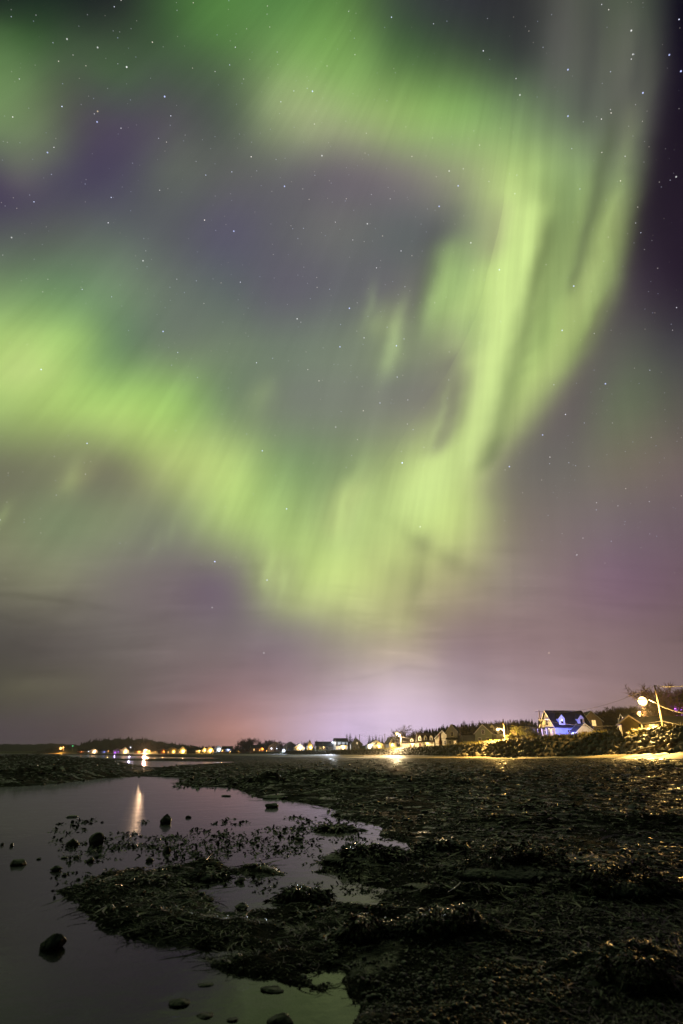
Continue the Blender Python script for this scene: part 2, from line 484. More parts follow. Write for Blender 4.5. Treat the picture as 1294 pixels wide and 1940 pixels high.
# ------------------------------------------------------------------ helpers
class M:
    """collects plain geometry for ONE mesh object"""
    def __init__(s):
        s.v, s.f, s.mi = [], [], []
        s.cur = 0

    def add(s, vs, fs):
        o = len(s.v)
        s.v += [tuple(q) for q in vs]
        s.f += [tuple(i + o for i in f) for f in fs]
        s.mi += [s.cur] * len(fs)
        return s

    def box(s, x0, x1, y0, y1, z0, z1):
        return s.add([(x0,y0,z0),(x1,y0,z0),(x1,y1,z0),(x0,y1,z0),(x0,y0,z1),(x1,y0,z1),(x1,y1,z1),(x0,y1,z1)],
                     [(0,3,2,1),(4,5,6,7),(0,1,5,4),(1,2,6,5),(2,3,7,6),(3,0,4,7)])

    def prism(s, poly, axis, a, b):
        """extrude a 2-D polygon along an axis: poly in the two other coordinates"""
        n = len(poly)
        def pt(p, q):
            return {'x': (q, p[0], p[1]), 'y': (p[0], q, p[1]), 'z': (p[0], p[1], q)}[axis]
        vs = [pt(p, a) for p in poly] + [pt(p, b) for p in poly]
        fs = [tuple(range(n))[::-1], tuple(range(n, 2 * n))] + [(i, (i + 1) % n, n + (i + 1) % n, n + i) for i in range(n)]
        return s.add(vs, fs)

    def tube(s, pts, r, n=6, cap=True):
        pts = [Vector(p) for p in pts]
        rs = r if isinstance(r, (list, tuple)) else [r] * len(pts)
        vs, fs = [], []
        for i, p in enumerate(pts):
            t = (pts[min(i + 1, len(pts) - 1)] - pts[max(i - 1, 0)]).normalized()
            a = t.orthogonal().normalized() if abs(t.z) > .95 else t.cross(Vector((0, 0, 1))).normalized()
            b = t.cross(a)
            for k in range(n):
                w = 2 * math.pi * k / n
                vs.append(p + (a * math.cos(w) + b * math.sin(w)) * rs[i])
        for i in range(len(pts) - 1):
            for k in range(n):
                fs.append((i*n+k, i*n+(k+1) % n, (i+1)*n+(k+1) % n, (i+1)*n+k))
        if cap:
            fs += [tuple(range(n))[::-1], tuple((len(pts)-1)*n + k for k in range(n))]
        return s.add(vs, fs)

    def lathe(s, prof, n=12, c=(0, 0, 0)):
        vs, fs = [], []
        for r, z in prof:
            for k in range(n):
                w = 2 * math.pi * k / n
                vs.append((c[0] + r * math.cos(w), c[1] + r * math.sin(w), c[2] + z))
        for i in range(len(prof) - 1):
            for k in range(n):
                fs.append((i*n+k, i*n+(k+1) % n, (i+1)*n+(k+1) % n, (i+1)*n+k))
        fs += [tuple(range(n))[::-1], tuple((len(prof)-1)*n + k for k in range(n))]
        return s.add(vs, fs)

    def mesh(s, name, mats, smooth=False):
        me = bpy.data.meshes.new(name)
        me.from_pydata(s.v, [], s.f)
        for m in (mats if isinstance(mats, (list, tuple)) else [mats]):
            me.materials.append(m)
        if s.cur:
            me.polygons.foreach_set('material_index', s.mi)
        if smooth:
            me.polygons.foreach_set('use_smooth', [True] * len(me.polygons))
        me.update()
        return me

    def build(s, name, mats, parent=None, smooth=False):
        return link(name, s.mesh(name, mats, smooth), parent)


def link(name, data, parent=None):
    o = bpy.data.objects.new(name, data)
    C.objects.link(o)
    if parent is not None:
        o.parent = parent
    return o


def np_mesh(name, V, F, mat, smooth=True, attr=None):
    V = np.asarray(V, np.float32); F = np.asarray(F, np.int32)
    me = bpy.data.meshes.new(name)
    n, k = F.shape
    me.vertices.add(len(V)); me.vertices.foreach_set('co', V.ravel())
    me.loops.add(n * k); me.loops.foreach_set('vertex_index', F.ravel())
    me.polygons.add(n)
    me.polygons.foreach_set('loop_start', np.arange(0, n * k, k, dtype=np.int32))
    me.polygons.foreach_set('loop_total', np.full(n, k, np.int32))
    if smooth:
        me.polygons.foreach_set('use_smooth', np.ones(n, bool))
    for an, av in (attr or {}).items():
        a = me.attributes.new(an, 'FLOAT', 'POINT')
        a.data.foreach_set('value', np.asarray(av, np.float32))
    me.materials.append(mat)
    me.update(calc_edges=True)
    return me


def tag(o, label=None, cat=None, group=None, kind=None):
    for k, v in (('label', label), ('category', cat), ('group', group), ('kind', kind)):
        if v:
            o[k] = v
    return o


def thing(name, label, cat, loc, rz=0, group=None):
    o = link(name, None)
    o.location = loc
    o.rotation_euler = (0, 0, rz)
    return tag(o, label, cat, group)


def copy_tree(o, parent=None):
    c = o.copy()
    C.objects.link(c)
    if parent is not None:
        c.parent = parent
    for ch in list(o.children):
        copy_tree(ch, c)
    return c


# ------------------------------------------------------------------ materials
def mat(name, col, rough=.8, col2=None, scale=3., bump=0., bscale=None, spec=.3, emit=None, estr=0., coat=0., attr=None, cols=None):
    m = bpy.data.materials.new(name)
    m.use_nodes = True
    nt = m.node_tree
    b = nt.nodes['Principled BSDF']
    b.inputs['Roughness'].default_value = rough
    b.inputs['Specular IOR Level'].default_value = spec
    b.inputs['Coat Weight'].default_value = coat
    b.inputs['Coat Roughness'].default_value = .15
    if emit:
        b.inputs['Emission Color'].default_value = (*emit, 1)
        b.inputs['Emission Strength'].default_value = estr
    tc = nt.nodes.new('ShaderNodeTexCoord')
    n = nt.nodes.new('ShaderNodeTexNoise')
    n.inputs['Scale'].default_value = scale; n.inputs['Detail'].default_value = 5
    nt.links.new(tc.outputs['Object'], n.inputs['Vector'])
    r = nt.nodes.new('ShaderNodeValToRGB')
    r.color_ramp.elements[0].position = .32; r.color_ramp.elements[1].position = .68
    c2 = col2 or tuple(q * .65 for q in col)
    r.color_ramp.elements[0].color = (*c2, 1); r.color_ramp.elements[1].color = (*col, 1)
    if cols:                               # extra kinds picked by a stored value per leaf or stone
        at_ = nt.nodes.new('ShaderNodeAttribute'); at_.attribute_name = attr
        r2 = nt.nodes.new('ShaderNodeValToRGB')
        r2.color_ramp.interpolation = 'CONSTANT'
        while len(r2.color_ramp.elements) < len(cols):
            r2.color_ramp.elements.new(.5)
        for i, (e, c) in enumerate(zip(r2.color_ramp.elements, cols)):
            e.position = i / len(cols)
        for e, c in zip(r2.color_ramp.elements, cols):
            e.color = (*c, 1)
        nt.links.new(at_.outputs['Fac'], r2.inputs[0])
        mx = nt.nodes.new('ShaderNodeMix'); mx.data_type = 'RGBA'; mx.blend_type = 'MULTIPLY'; mx.inputs[0].default_value = 1
        nt.links.new(r.outputs[0], mx.inputs[6]); nt.links.new(r2.outputs[0], mx.inputs[7])
        nt.links.new(mx.outputs[2], b.inputs['Base Color'])
    else:
        nt.links.new(r.outputs[0], b.inputs['Base Color'])
    nt.links.new(n.outputs[0], r.inputs[0])
    if bump:
        n2 = nt.nodes.new('ShaderNodeTexNoise')
        n2.inputs['Scale'].default_value = bscale or scale * 3; n2.inputs['Detail'].default_value = 4
        nt.links.new(tc.outputs['Object'], n2.inputs['Vector'])
        bp = nt.nodes.new('ShaderNodeBump')
        bp.inputs['Strength'].default_value = bump
        bp.inputs['Distance'].default_value = .05
        nt.links.new(n2.outputs[0], bp.inputs['Height'])
        nt.links.new(bp.outputs[0], b.inputs['Normal'])
    return m


def siding(name, col, rough=.6, pitch=8.):
    """painted clapboard: fine level lines in the wall"""
    m = mat(name, col, rough, tuple(q * .8 for q in col), 1.5, spec=.3)
    nt = m.node_tree
    b = nt.nodes['Principled BSDF']
    tc = nt.nodes.new('ShaderNodeTexCoord')
    w = nt.nodes.new('ShaderNodeTexWave'); w.bands_direction = 'Z'; w.wave_profile = 'SAW'
    w.inputs['Scale'].default_value = pitch / 6.28 * 1.6
    nt.links.new(tc.outputs['Object'], w.inputs['Vector'])
    bp = nt.nodes.new('ShaderNodeBump'); bp.inputs['Strength'].default_value = .6; bp.inputs['Distance'].default_value = .03
    nt.links.new(w.outputs[0], bp.inputs['Height']); nt.links.new(bp.outputs[0], b.inputs['Normal'])
    return m


def glow(name, col, strength):
    m = bpy.data.materials.new(name)
    m.use_nodes = True
    nt = m.node_tree
    nt.nodes.clear()
    e = nt.nodes.new('ShaderNodeEmission')
    e.inputs[0].default_value = (*col, 1); e.inputs[1].default_value = strength
    o = nt.nodes.new('ShaderNodeOutputMaterial')
    nt.links.new(e.outputs[0], o.inputs[0])
    return m


def tinted(m, mask, lo, hi):
    return m


MW = {
    'white': siding('white_clapboard', (.66, .65, .62)),
    'cream': siding('cream_clapboard', (.55, .50, .38)),
    'grey': siding('grey_clapboard', (.30, .31, .31)),
    'dark': siding('dark_shingle_siding', (.10, .085, .07)),
    'green': siding('green_clapboard', (.16, .20, .16)),
    'tan': siding('tan_clapboard', (.38, .30, .19)),
    'brown': siding('brown_clapboard', (.14, .09, .06)),
}
MR = {
    'dark': mat('asphalt_shingles', (.020, .020, .024), .85, (.012, .012, .014), 6, .4, 20),
    'brown': mat('brown_shingles', (.05, .035, .025), .85, (.03, .022, .016), 6, .4, 20),
    'grey': mat('grey_shingles', (.10, .10, .105), .85, (.07, .07, .07), 6, .4, 20),
}
TRIM = mat('white_trim', (.72, .71, .68), .5, (.6, .6, .57), 4)
GLASS = mat('dark_window_glass', (.015, .017, .02), .06, (.01, .012, .014), 2, spec=.6)
LIT = glow('lit_window_warm', (1, .62, .22), 1.5)
BRICK = mat('chimney_brick', (.20, .09, .06), .85, (.12, .06, .045), 9, .4, 30)
WOODPOLE = mat('weathered_pole_wood', (.20, .15, .10), .8, (.11, .085, .06), 8, .5, 40)
METAL = mat('galvanised_metal', (.45, .45, .46), .45, (.35, .35, .36), 10)
WIRE = mat('wire_sheath', (.06, .055, .05), .6, spec=.1)
DOORM = mat('painted_door', (.12, .06, .05), .5, (.09, .05, .04), 5)
BARK = mat('tree_bark', (.075, .055, .040), .9, (.04, .03, .022), 6, .5, 25)
NEEDLE = mat('spruce_needles', (.030, .042, .022), .8, (.016, .024, .014), 2, spec=.2)
TWIG = mat('bare_twigs', (.10, .072, .048), .9, (.06, .045, .03), 4)
LEAF = mat('bush_leaves', (.12, .115, .03), .7, (.07, .075, .02), 3)
ROCKD = mat('wet_dark_rock', (.040, .036, .032), .5, (.014, .014, .014), 5, .7, 22, spec=.28)
ROCKW = mat('worn_brown_rock', (.095, .070, .048), .45, (.03, .026, .022), 4, .6, 20, spec=.45)
RIPRAP = mat('riprap_stone', (.16, .145, .115), .7, (.075, .07, .06), 1.7, .6, 7, spec=.3)
DRIFT = mat('driftwood', (.28, .23, .16), .8, (.16, .13, .09), 5, .4, 25)
WEED = mat('rockweed_fronds', (.75, .75, .75), .36, (.35, .35, .35), 14, spec=.16,
           attr='tone', cols=[(.020, .020, .008), (.026, .015, .006), (.013, .024, .010), (.042, .032, .010), (.014, .012, .009)])
SHINGLE = mat('shore_pebbles', (.8, .8, .8), .32, (.45, .45, .45), 9, .4, 40, spec=.42,
              attr='tone', cols=[(.062, .060, .062), (.040, .038, .036), (.10, .09, .078), (.075, .045, .038), (.030, .038, .028)])
GRASS = mat('dry_grass', (.30, .26, .08), .8, (.17, .15, .045), 3, spec=.2)

# ------------------------------------------------------------------ the shore in plan
# distance Y of the shingle toe of the rubble bank for each bearing (bearing given as photo x on the horizon)
SHORE = np.array([(-1500,1300),(-400,1250),(0,1080),(115,900),(276,740),(400,600),(500,430),(560,360),(640,300),(700,258),(780,215),(880,163),
                  (960,138),(1040,118),(1150,102),(1294,76),(1500,58),(2200,40),(3000,34)], float)
Z_CREST = [(-1500,.6),(500,.6),(780,.62),(880,.65),(960,.75),(1040,.95),(1150,1.2),(1294,1.6),(1500,1.9),(3000,2.)]   # top of the beach
Z_WEED = [(-1500,.05),(500,.08),(640,.12),(780,.14),(960,.22),(1040,.5),(1150,.70),(1294,.80),(1500,1.1),(3000,1.2)]   # where weed gives way to sand
Z_PLAT = [(-1500,2.0),(300,2.0),(500,2.1),(640,2.2),(780,2.6),(880,3.2),(960,3.7),(1040,4.1),(1150,4.4),(1294,4.3),(1500,4.3),(3000,4.3)]
Z_HILL = [(-1500,2),(450,2),(640,3),(760,4),(880,6),(1000,7),(1150,9),(1294,11),(1500,11),(3000,10)]
SAND0 = [(-1500,.97),(380,.95),(440,.60),(560,.52),(640,.58),(720,.62),(800,.74),(880,.93),(960,.965),(1060,.93),(1150,.88),(1294,.82),(1500,.80),(3000,.80)]  # share of the way at which sand begins


def tab(T, q):
    a = np.array(T, float)
    return np.interp(q, a[:, 0], a[:, 1])


def sstep(a, b, x):
    t = np.clip((x - a) / (b - a), 0, 1)
    return t * t * (3 - 2 * t)


_lat = rng.random((256, 256))


def vnoise(x, y):
    xi, yi = np.floor(x).astype(int), np.floor(y).astype(int)
    fx, fy = x - xi, y - yi
    fx, fy = fx * fx * (3 - 2 * fx), fy * fy * (3 - 2 * fy)
    g = lambda a, b: _lat[a % 256, b % 256]
    return (g(xi, yi) * (1-fx) + g(xi+1, yi) * fx) * (1-fy) + (g(xi, yi+1) * (1-fx) + g(xi+1, yi+1) * fx) * fy


def fbm(x, y, o=4, gain=.5):
    t, a, s = 0, 1, 0
    for i in range(o):
        t = t + a * (vnoise(x * 2 ** i + 17.3 * i, y * 2 ** i + 9.1 * i) - .5)
        s += a
        a *= gain
    return t / s * 2


# tide pools, channel and sea, outlined along their waterlines
POOLS_PX = [
 [(-900,1500),(0,1491),(70,1489),(140,1481),(200,1475),(262,1471),(340,1473),(350,1478),(330,1484),(345,1490),(430,1491),(465,1500),
  (490,1512),(545,1516),(600,1526),(640,1535),(625,1546),(655,1552),(692,1556),(730,1570),(718,1582),(760,1592),(788,1606),(768,1618),
  (735,1613),(690,1608),(635,1612),(600,1624),(622,1642),(560,1655),(520,1642),(470,1640),(440,1645),(400,1630),(350,1638),(300,1645),
  (230,1652),(165,1665),(112,1690),(135,1712),(200,1760),(270,1783),(345,1790),(400,1828),(470,1850),(560,1868),(640,1880),(700,1905),
  (660,1960),(600,2150),(400,2600),(-600,2600),(-2500,2300)],
 [(405,1690),(430,1676),(500,1668),(545,1682),(525,1697),(440,1703)],
 [(540,1668),(600,1660),(650,1650),(640,1672),(590,1680)],
 [(215,1440),(300,1442.2),(450,1443.4),(420,1445.5),(345,1449),(315,1453),(285,1453),(262,1450),(235,1445)],
 [(-1500,1429),(160,1429.6),(330,1434.5),(420,1436.2),(440,1437.0),(330,1437.4),(180,1437.2),(110,1433.5),(0,1432.6),(-1500,1432.6)],
]
POOLS = [np.array([ground_at(*p)[:2] for p in poly]) for poly in POOLS_PX]
# low weed banks standing in the pool: x, y, half width, half height, rise
BANKS_PX = [(300,1605,60,5,.05),(445,1597,75,6,.06),(530,1608,45,6,.06),(385,1618,60,6,.05),(632,1567,34,4,.09),(548,1573,36,4,.06),(665,1590,26,2.5,.03),
            (320,1588,24,3,.04),(560,1549,14,1.6,.05),(420,1583,18,2,.04),(215,1604,30,3,.03),(140,1600,20,2,.02)]
# mounds of rock and weed: x, y, half width, half depth factor, height
MOUNDS_PX = [(700,1636,95,.16,.09),(832,1616,45,.3,.13),(505,1489,30,1.2,.42),(30,1478,110,2.2,.40),(140,1470,90,2.2,.28),(20,1446,60,6,.9),(110,1452,80,4,.55),
             (320,1462,26,2.2,.22),(1000,1668,140,.25,.20),(1180,1700,120,.25,.18),(900,1700,90,.2,.13),(1240,1570,90,.5,.22),(1100,1560,120,.6,.16),(960,1565,70,.5,.12),
             (380,1466,60,3,.18),(640,1480,120,2.5,.25),(820,1490,120,2,.18),(1000,1480,160,2,.2),(840,1790,140,.2,.10),(720,1740,90,.2,.10),(1200,1850,110,.15,.14),
             (560,1478,60,2,.2),(1230,1470,120,3,.25),(60,1436,40,8,.7)]


def seg_dist(px, py, poly):
    d = np.full(px.shape, 1e9)
    ins = np.zeros(px.shape, bool)
    n = len(poly)
    for i in range(n):
        ax, ay = poly[i]; bx, by = poly[(i + 1) % n]
        ex, ey = bx - ax, by - ay
        L = ex * ex + ey * ey + 1e-9
        t = np.clip(((px - ax) * ex + (py - ay) * ey) / L, 0, 1)
        d = np.minimum(d, np.hypot(px - ax - t * ex, py - ay - t * ey))
        c = (ay > py) != (by > py)
        xs = ex * (py - ay) / (ey if abs(ey) > 1e-12 else 1e-12) + ax
        ins ^= c & (px < xs)
    return np.where(ins, -d, d)


def terrain(X, Y):
    """height of the ground"""
    X = np.asarray(X, float); Y = np.maximum(np.asarray(Y, float), .05)
    q = 647 + X / (Y * KX)                 # bearing
    Ys = np.interp(q, SHORE[:, 0], SHORE[:, 1])
    t = Y / Ys
    s = (Y - Ys) * .8                      # metres inland of the toe
    zw, zc, zp, zh, t0 = tab(Z_WEED, q), tab(Z_CREST, q), tab(Z_PLAT, q), tab(Z_HILL, q), tab(SAND0, q)
    z = .045 + (zw - .045) * sstep(.3, 1, t / t0)
    z = z + (zc - zw) * np.clip((t - t0) / (1 - t0), 0, 1)
    nearf = np.clip(1 - t / t0, 0, 1) ** .5
    rough = (.05 * fbm(X * .55, Y * .55, 3) + .045 * fbm(X * 2.1 + 5, Y * 2.1, 3) + .022 * fbm(X * 8, Y * 8, 3))
    rough = rough * np.where(Y > 25, 1.7, 1)
    big = .22 * fbm(X * .10 + 3, Y * .10, 3) * sstep(14, 45, Y)
    z = z + (rough + np.maximum(big, -.03)) * nearf
    for (mx, my, w, dep, h) in MOUNDS_PX:
        g = ground_at(mx, my)
        wx = w * ppm(g.y)
        wy = max(wx * dep, .12)
        e = np.exp(-((X - g.x) / wx) ** 2 - ((Y - g.y) / wy) ** 2)
        z = z + h * e * (1 + .5 * fbm(X * 3 + mx, Y * 3, 2))
    wd = np.full(X.shape, 1e9)
    for poly in POOLS:
        sd = seg_dist(X, Y, poly)
        wd = np.minimum(wd, sd)
    sc = np.clip(Y / 12, .35, 6)
    wn_ = wd + sc * .20 * fbm(X * 3.2 / sc, Y * 3.2 / sc, 4) + .10 * fbm(X * 7, Y * 7, 3)
    pool = -.16 * sstep(0, 1.0, -wn_ / sc) - .012
    land = np.clip(wn_ / sc, 0, 1)
    zz = np.where(wn_ < 0, pool + .010 * fbm(X * 6, Y * 6, 2), .004 + (z - .004) * sstep(0, .45, land) + .02 * sstep(0, .12, land))
    for (bx, by, w, hh, h) in BANKS_PX:
        g = ground_at(bx, by)
        g2 = ground_at(bx, by + hh)
        wx, wy = w * ppm(g.y), abs(g.y - g2.y) + .05
        e = np.exp(-((X - g.x) / wx) ** 2 - ((Y - g.y) / wy) ** 2)
        zz = zz + (h + .07) * e * (.75 + .9 * fbm(X * 2.3 + bx, Y * 2.3, 3))
    for (bx, by, w, hh, h) in ((520,1688,170,40,.14),(330,1655,120,14,.05),(570,1612,130,22,.06),(450,1800,110,26,.05),(640,1700,80,20,.05),(620,1850,60,24,.06)):
        g = ground_at(bx, by); g2 = ground_at(bx, by + hh)
        e = np.exp(-((X - g.x) / (w * ppm(g.y))) ** 2 - ((Y - g.y) / abs(g.y - g2.y)) ** 2)
        zz = zz - h * e * (1 - .8 * fbm(X * 2.7, Y * 2.7 + 11, 3))
    z = zz
    gap = np.exp(-((q - 270) / 34) ** 2) * sstep(18, 24, Y) * (1 - sstep(400, 600, Y))
    z = np.where(z > .02, .02 + (z - .02) * (1 - .93 * gap), z)
    # rubble bank, village terrace and the hill behind
    bank = zc + (zp - zc) * np.clip(s / 4.5, 0, 1) + .12 * fbm(X * .8, Y * .8, 3) * sstep(0, 2, s)
    z = np.where(s > 0, bank, z)
    hill = zh * sstep(30, 120, s) + .5 * fbm(X * .05, Y * .05, 3) * sstep(8, 60, s)
    # wooded headland on the left, long hills beyond
    dip = 1.15 * sstep(6, 9, s) * (1 - sstep(40, 70, s)) * sstep(1150, 1185, q)    # gardens lie lower than the bank's crest
    z = np.where(s > 4.5, zp + hill - dip, z)
    return z


def zt(x, y):
    return float(terrain(np.array([x]), np.array([y]))[0])


# ------------------------------------------------------------------ ground sheets
GROUND = mat('weedy_mud', (.020, .019, .013), .75, (.006, .007, .005), 3.2, .9, 26, spec=.07)
SAND = mat('shore_sand', (.36, .30, .20), .8, (.22, .185, .125), 1.3, .5, 6, spec=.2)
TURF = mat('village_turf', (.10, .095, .035), .9, (.05, .055, .022), .6, .5, 5, spec=.1)


def build_ground():
    cols = np.concatenate([np.linspace(-1500, -420, 40), np.linspace(-400, -60, 50), np.linspace(-50, 1345, 466), np.linspace(1360, 1700, 50), np.linspace(1720, 3000, 45)])
    Ys = np.interp(cols, SHORE[:, 0], SHORE[:, 1]); t0 = tab(SAND0, cols)
    near = np.exp(np.linspace(math.log(.6), 0, 430))      # placeholder shares, see below
    rows = []
    a = np.linspace(0, 1, 430)
    Yw = Ys * t0
    for f in a:                                           # weed zone: even steps in log distance
        rows.append(.6 * (Yw / .6) ** f)
    for f in np.linspace(0, 1, 26)[1:]:                   # sand
        rows.append(Yw + (Ys - Yw) * f)
    for f in np.linspace(0, 1, 12)[1:]:                   # rubble bank
        rows.append(Ys + 5.7 * f)
    for d in (8, 12, 18, 26, 36, 48, 60, 75, 95, 120, 150, 190, 250, 400, 600, 900):
        rows.append(Ys + d)
    Yg = np.array(rows)
    Xg = (cols - 647)[None, :] * KX * Yg
    Zg = terrain(Xg, Yg)
    V = np.stack([Xg, Yg, Zg], -1)
    nr, nc = Yg.shape
    idx = np.arange(nr * nc).reshape(nr, nc)
    F = np.stack([idx[:-1, :-1], idx[:-1, 1:], idx[1:, 1:], idx[1:, :-1]], -1)
    for name, a0, a1, m in (('foreshore', 0, 429, GROUND), ('sand_beach', 429, 454, SAND), ('village_ground', 454, nr - 1, TURF)):
        sub = V[a0:a1 + 1].reshape(-1, 3)
        f = F[a0:a1].reshape(-1, 4) - a0 * nc
        o = link(name, np_mesh(name, sub, f, m))
        tag(o, kind='structure')


def wet_film(m):
    nt = m.node_tree
    b = nt.nodes['Principled BSDF']
    tc = nt.nodes.new('ShaderNodeTexCoord')
    n = nt.nodes.new('ShaderNodeTexNoise'); n.inputs['Scale'].default_value = 1.6; n.inputs['Detail'].default_value = 6
    nt.links.new(tc.outputs['Object'], n.inputs['Vector'])
    for sock, lo, hi in (('Roughness', .8, .24), ('Specular IOR Level', .03, .3)):
        r = nt.nodes.new('ShaderNodeMapRange')
        r.inputs[1].default_value = .56; r.inputs[2].default_value = .66; r.inputs[3].default_value = lo; r.inputs[4].default_value = hi
        nt.links.new(n.outputs[0], r.inputs[0]); nt.links.new(r.outputs[0], b.inputs[sock])


wet_film(GROUND)
build_ground()


def build_water():
    m = bpy.data.materials.new('pool_water')
    m.use_nodes = True
    nt = m.node_tree
    nt.nodes.clear()
    L = nt.links.new
    o = nt.nodes.new('ShaderNodeOutputMaterial')
    fr = nt.nodes.new('ShaderNodeFresnel'); fr.inputs[0].default_value = 1.2
    gl = nt.nodes.new('ShaderNodeBsdfGlossy'); gl.inputs['Roughness'].default_value = .04
    gl.inputs['Color'].default_value = (.83, .85, .97, 1)
    tr = nt.nodes.new('ShaderNodeBsdfTransparent'); tr.inputs[0].default_value = (.14, .19, .20, 1)
    mx = nt.nodes.new('ShaderNodeMixShader')
    tc = nt.nodes.new('ShaderNodeTexCoord')
    n1 = nt.nodes.new('ShaderNodeTexNoise'); n1.inputs['Scale'].default_value = 5; n1.inputs['Detail'].default_value = 3
    n2 = nt.nodes.new('ShaderNodeTexNoise'); n2.inputs['Scale'].default_value = .5; n2.inputs['Detail'].default_value = 2
    n2.inputs['Distortion'].default_value = 1.2
    b1 = nt.nodes.new('ShaderNodeBump'); b1.inputs['Strength'].default_value = .055; b1.inputs['Distance'].default_value = .05
    b2 = nt.nodes.new('ShaderNodeBump'); b2.inputs['Strength'].default_value = .03; b2.inputs['Distance'].default_value = .2
    L(tc.outputs['Object'], n1.inputs['Vector']); L(tc.outputs['Object'], n2.inputs['Vector'])
    L(n1.outputs[0], b1.inputs['Height']); L(n2.outputs[0], b2.inputs['Height']); L(b1.outputs[0], b2.inputs['Normal'])
    L(b2.outputs[0], gl.inputs['Normal']); L(b2.outputs[0], fr.inputs['Normal'])
    g2 = nt.nodes.new('ShaderNodeBsdfGlossy'); g2.inputs['Roughness'].default_value = .25    # wind-ruffled share of the long exposure
    g2.inputs['Color'].default_value = (.83, .85, .97, 1)
    mg = nt.nodes.new('ShaderNodeMixShader'); mg.inputs[0].default_value = .26
    L(b2.outputs[0], g2.inputs['Normal']); L(gl.outputs[0], mg.inputs[1]); L(g2.outputs[0], mg.inputs[2])
    L(fr.outputs[0], mx.inputs[0]); L(tr.outputs[0], mx.inputs[1]); L(mg.outputs[0], mx.inputs[2]); L(mx.outputs[0], o.inputs[0])
    ys = [.5, 6, 14, 30, 60, 130, 300, 700, 1600]
    V, F = [], []
    for y in ys:
        V += [(-1.6 * y, y, 0), (1.2 * min(y, 100), y, 0)]
    F = [(2*i, 2*i+1, 2*i+3, 2*i+2) for i in range(len(ys) - 1)]
    tag(link('water', np_mesh('water', V, F, m, False)), kind='structure')


build_water()


def build_hills():
    m = mat('wooded_hillside', (.028, .030, .020), .95, (.014, .016, .012), .02, spec=.05)
    # ridge line of the far hills and the nearer headland: photo x -> elevation above the shore, at distance
    for pts, Yd, dep in (([(-500,1404),(-250,1402),(-60,1406),(0,1409),(60,1410),(100,1408),(150,1411),(240,1415),(330,1419),(420,1422)], 1650, 420),
                         ([(60,1427),(110,1419),(150,1411),(175,1404),(200,1401),(240,1399),(285,1402),(320,1408),(360,1413),(420,1419),(470,1423)], 1020, 220)):
        xs = np.linspace(pts[0][0], pts[-1][0], 120)
        pa = np.array(pts, float)
        yp = np.interp(xs, pa[:, 0], pa[:, 1])
        V = []
        K = 9
        for j in range(K):
            f = j / (K - 1)
            for x, y in zip(xs, yp):
                p = at(x, y, Yd)
                hgt = max(p.z - .5, .5) * math.sin(min(1, f * 1.0) * math.pi) ** .8 if 0 < f < 1 else -1
                hgt += 1.2 * math.sin(x * .3 + j) * (0 < f < 1)
                yy = Yd + (f - .5) * dep
                V.append((p.x * yy / Yd, yy, hgt))
        n = len(xs)
        F = [(j*n+i, j*n+i+1, (j+1)*n+i+1, (j+1)*n+i) for j in range(K - 1) for i in range(n - 1)]
        tag(link('hills', np_mesh('hills', V, F, m)), kind='structure')


build_hills()


# ------------------------------------------------------------------ stones
def ico(sub):
    import bmesh
    bm = bmesh.new()
    bmesh.ops.create_icosphere(bm, subdivisions=sub, radius=1)
    V = np.array([v.co[:] for v in bm.verts]); F = np.array([[v.index for v in f.verts] for f in bm.faces])
    bm.free()
    return V, F


ICO = {k: ico(k) for k in (1, 2, 3, 4)}


def rock_verts(seed, sub=3, sx=1, sy=1, sz=1, rough=.35, cuts=7, peak=0.):
    """a broken stone: a ball cut by random planes, then roughened; peak pulls the top to a point"""
    V = ICO[sub][0].copy()
    r = np.random.default_rng(seed)
    for _ in range(cuts):
        n = r.normal(size=3); n /= np.linalg.norm(n)
        d = r.uniform(.55, .85)
        e = V @ n - d
        V = V - np.outer(np.maximum(e, 0) * .9, n)
    o = r.uniform(0, 50, 3)
    k = np.array([mnoise.fractal(Vector(v * 1.7 + o), 1, 2, 4) for v in V])
    V = V * (1 + rough * .35 * k[:, None])
    if peak:
        f = 1 - peak * np.clip(V[:, 2:3], 0, 1)
        V[:, :2] *= f
    V /= np.abs(V).max(0)
    return V * np.array([sx, sy, sz])


def stone(px, py, wpx, hpx, label, m=None, seed=1, peak=0., lean=0., deep=.35, cat='stone', group='stones standing in the tide pool', name='stone'):
    """stone whose waterline meets the ground at photo pixel (px, py)"""
    g = ground_at(px, py)
    k = ppm(g.y) * 1.03
    w, h = wpx * k, hpx * k * .62
    zh = (h + deep * h) / 2
    V = rock_verts(seed, 3 if wpx < 20 else 4, w / 2, w / 2 * .8, zh, .35, 8, peak)
    V[:, 0] += lean * (V[:, 2] + zh) / (2 * zh) * w
    o = link(name, np_mesh(name, V, ICO[3 if wpx < 20 else 4][1], m or ROCKD))
    o.location = (g.x, g.y + w * .3, max(zt(g.x, g.y + w * .3) * 0, 0) + h - zh)
    o.rotation_euler = (0, 0, 0)
    return tag(o, label, cat, group)


